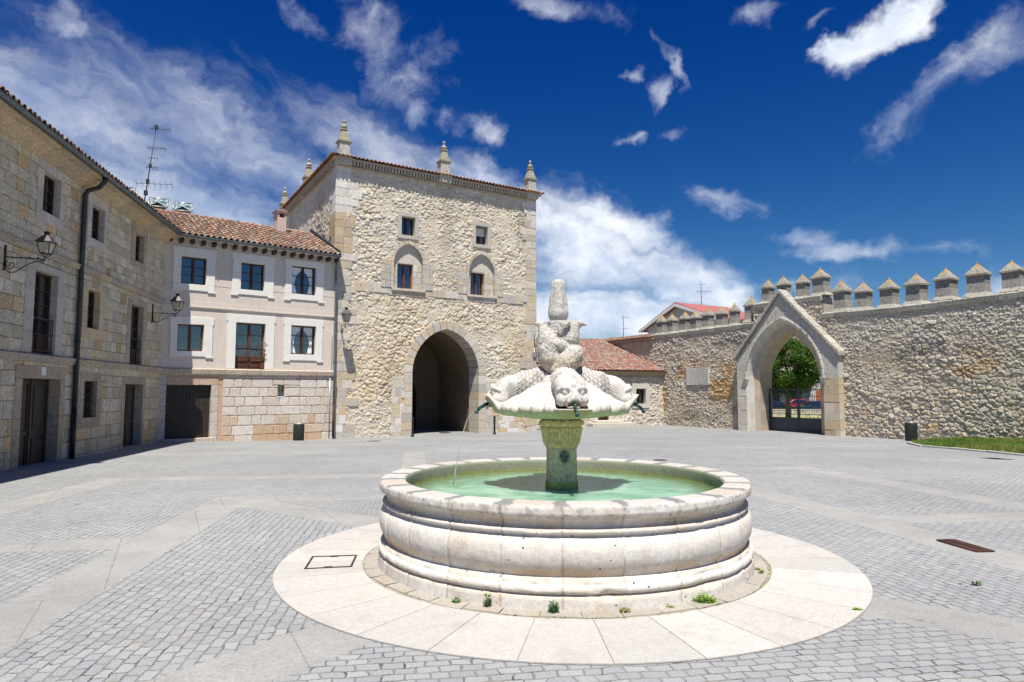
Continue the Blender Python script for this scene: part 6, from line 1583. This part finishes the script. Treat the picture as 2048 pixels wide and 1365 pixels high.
# feathered seams cut along the bodies
for (p, q_) in (((-.26, -.2, 2.46), (-.02, -.24, 2.30)), ((.06, -.3, 2.16), (.25, -.16, 2.30)), ((-.05, -.14, 2.48), (.03, -.14, 2.66))):
    p = np.array(p); q_ = np.array(q_); d = q_ - p; Ld = np.linalg.norm(d); d = d / Ld; rel_ = [G[i] - p[i] for i in range(3)]; t_ = sum(rel_[i] * d[i] for i in range(3))
    side = rel_[2] * abs(d[0]) - rel_[0] * d[2] * np.sign(d[0]); msk = (t_ > 0) * (t_ < Ld) * (np.abs(side) < .05)
    sd = sd + msk * .013 * (np.cos((t_ - np.abs(side) * .8) * 230) > .45)
sd = sd + .010 * (fbm(X_ * 14 + Z3 * 5, Y_ * 14 + Z3 * 8, 4, 3) - .5)
sd = smax(sd, Z3 - 2.715, .01)
def tcol_(P):
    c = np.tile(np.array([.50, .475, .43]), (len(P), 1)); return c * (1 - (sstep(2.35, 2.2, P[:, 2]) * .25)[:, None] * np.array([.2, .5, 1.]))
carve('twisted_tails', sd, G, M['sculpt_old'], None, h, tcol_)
# lumps of carved fin between the fish backs
h = .013; G = grid((-.42, -.42, 1.82), (.42, .42, 2.2), h); X_, Y_, Z3 = G; sd = ell_(G, (0, 0, 1.98), (.25, .25, .16))
for f in FANG:
    a = f + PI / 2 + PI / 4; sd = smin(sd, ell_(G, (.25 * math.cos(a), .25 * math.sin(a), 1.93), (.09, .09, .10)), .04)
sd = sd + .014 * (fbm(X_ * 14 + Z3 * 9, Y_ * 14, 4, 3) - .5) - .006 * (np.cos(np.arctan2(Y_, X_) * 40) > 0)
carve('carved_collar', sd, G, M['sculpt'], (.52, .48, .43), h)
# tapering finial
m = MB(); NA = 72; vs = []; prof = [(.0, 2.70), (.095, 2.70), (.10, 2.712), (.118, 2.745), (.131, 2.785), (.133, 2.82)] + [(.133 - .048 * t_, 2.82 + .36 * t_) for t_ in np.linspace(.06, 1, 22)] + [(.078, 3.205), (.06, 3.225), (.03, 3.235), (.0, 3.236)]
for (r, z) in prof:
    for k in range(NA):
        a = 2 * PI * k / NA; oc = math.cos(PI / 8) / math.cos(((a + PI / 8) % (PI / 4)) - PI / 8); w_ = .9
        rn = r * (1 - w_ + w_ * oc) + .016 * (float(fbm(np.array(a * 3.0), np.array(z * 14), 4, 3)) - .5) * (r > .02); vs.append((-.03 + rn * math.cos(a), rn * math.sin(a), z))
n = len(prof); m.add(vs, [(i * NA + k, i * NA + (k + 1) % NA, (i + 1) * NA + (k + 1) % NA, (i + 1) * NA + k) for i in range(n - 1) for k in range(NA)], (.50, .48, .44), True); m.build('finial', M['sculpt_old'], fo)

m_, t, b = material('falling_water', .05, 0, .5); b.inputs['Transmission Weight'].default_value = .6; put(t, b, 'Base Color', (.85, .92, .92, 1)); M['jet'] = m_
jx = -.03; m = MB(); m.tube([(-1.06 - .02 * k, -.09, 1.60 - .006 * k * k) for k in range(13)], [.0025 + .0003 * k for k in range(13)], 6); m.build('water_jet', M['jet'], fo)
# ---------------------------------------------------------------- weeds at the foot of the basin
def weed(name, px, py, h, w, n, cols, label, cat='weed', seed=0, round_=False):
    x, y = gground(px, py, -.08); q_ = math.hypot(x - FX, y - FY); k_ = max(1, 2.19 / q_); x = FX + (x - FX) * k_; y = FY + (y - FY) * k_; z = float(gz(x, y)) + .01; r = random.Random(seed); t = empty(name, (x, y, z), 0, label, cat)
    m = MB()
    for k in range(n):
        a = r.uniform(0, 2 * PI); rr_ = w * math.sqrt(r.random()) ; zz = r.uniform(.1, 1) * h * (1 - .5 * rr_ / w if round_ else 1); c = np.array(r.choice(cols)) * r.uniform(.7, 1.25)
        cx_, cy_ = rr_ * math.cos(a), rr_ * math.sin(a) * .5; L_ = r.uniform(.008, .018); W_ = L_ * .55; b = r.uniform(0, 2 * PI); tl = r.uniform(-.5, .9)
        d = np.array([math.cos(b) * math.cos(tl), math.sin(b) * math.cos(tl), math.sin(tl)]); s_ = np.array([-math.sin(b), math.cos(b), 0]); c0_ = np.array([cx_, cy_, zz])
        m.add([c0_ - d * L_, c0_ - s_ * W_, c0_ + d * L_, c0_ + s_ * W_], [(0, 1, 2, 3)], c)
        if k % 5 == 0: m.tube([(cx_ * .4, cy_ * .4, -.02), (cx_, cy_, zz)], .0018, 4, c * .8)
    m.build('leaves', M['leaf'], t)
Gn = [(.09, .22, .04), (.12, .28, .05), (.08, .17, .04)]; Yl = [(.24, .44, .05), (.30, .46, .07), (.2, .36, .05)]; Dy = [(.4, .36, .12), (.3, .32, .09), (.44, .34, .16)]
weed('weed', 1108, 1226, .10, .05, 110, Gn, 'dark green weed at the basin foot, nearest the middle', seed=1)
weed('weed', 985, 1214, .12, .035, 90, Gn + [(.2, .12, .08)], 'tall reddish green weed at the basin foot, left of the middle', seed=2)
weed('weed', 925, 1205, .05, .04, 60, Gn, 'small leafy sprig leftmost at the basin foot', seed=3)
weed('weed', 1389, 1203, .09, .12, 330, Yl, 'bright yellow-green clump at the right of the basin foot', seed=4, round_=True)
weed('weed', 1246, 1227, .035, .05, 60, Dy, 'dry yellow tuft at the basin foot, right of the middle', seed=5)
weed('weed', 1338, 1220, .03, .04, 40, Dy + Yl, 'low dry tuft just left of the bright clump', seed=6)
weed('weed', 1523, 1150, .04, .03, 50, Dy + Yl, 'mossy tuft in the curved joint at the right of the basin', seed=7)
weed('weed', 1505, 1142, .03, .03, 40, Dy, 'dry orange tuft against the basin at its right end', seed=8)
weed('weed', 1954, 1172, .03, .06, 60, Gn, 'green weed alone among the setts at the far right', seed=9)
weed('weed', 1716, 1226, .02, .04, 40, Yl, 'thin green tuft at the right edge of the pale apron', seed=10)
r = random.Random(77); m = MB()
for k in range(420):
    a = math.radians(r.choice([r.gauss(-22, 12), r.gauss(-75, 30), r.gauss(-140, 25)])); rr_ = 2.315 + r.gauss(0, .012); x, y = rr_ * math.cos(a), rr_ * math.sin(a); z = gzl(x, y) + .016
    if fbm(np.array(a * 9.), np.array(.5), 3, 3) < .52: continue
    c = np.array(r.choice(Dy + Yl)) * r.uniform(.6, 1.1); L_ = r.uniform(.006, .014); b = r.uniform(0, 6.28); d = np.array([math.cos(b), math.sin(b), r.uniform(.2, 1.2)]) * L_; s_ = np.array([-math.sin(b), math.cos(b), 0]) * L_ * .5; p0_ = np.array([FX + x, FY + y, z])
    m.add([p0_ - d * .3, p0_ - s_, p0_ + d, p0_ + s_], [(0, 1, 2, 3)], c)
tag(m.build('moss', M['leaf']), 'thin line of yellow-green moss in the joint round the basin foot', 'moss', kind='stuff')
# dried plant on the balcony of the pink house
x, y, _ = FB.w(4.34, -.02); t = empty('potted_plant', (x, y, 3.1), FB.rz, 'dry straggling plant on the balcony railing of the pink house', 'plant')
m = MB(); r = random.Random(4)
for k in range(150):
    zz = r.uniform(.2, 1.1); cx_ = r.gauss(0, .08 + .05 * (1 - zz)); c = np.array(r.choice([(.42, .28, .2), (.3, .18, .12), (.5, .42, .3)])); b = r.uniform(0, 6.28); L_ = .035
    m.add([(cx_ - L_ * math.cos(b), -.04, zz - L_ * math.sin(b)), (cx_, -.06, zz), (cx_ + L_ * math.cos(b), -.04, zz + L_ * math.sin(b)), (cx_, -.02, zz + .01)], [(0, 1, 2, 3)], c)
m.tube([(0, 0, .1), (.0, -.02, .5), (-.03, -.04, .9)], .008, 5, (.2, .12, .08)); m.build('stems', M['leaf'], t)
m = MB(); m.lathe([(.07, -.14), (.09, .1), (.1, .1), (.08, .08), (.0, .08)], 14, (0, .0), (.4, .18, .1)); m.build('pot', M['tile'], t)
bpy.context.view_layer.update()
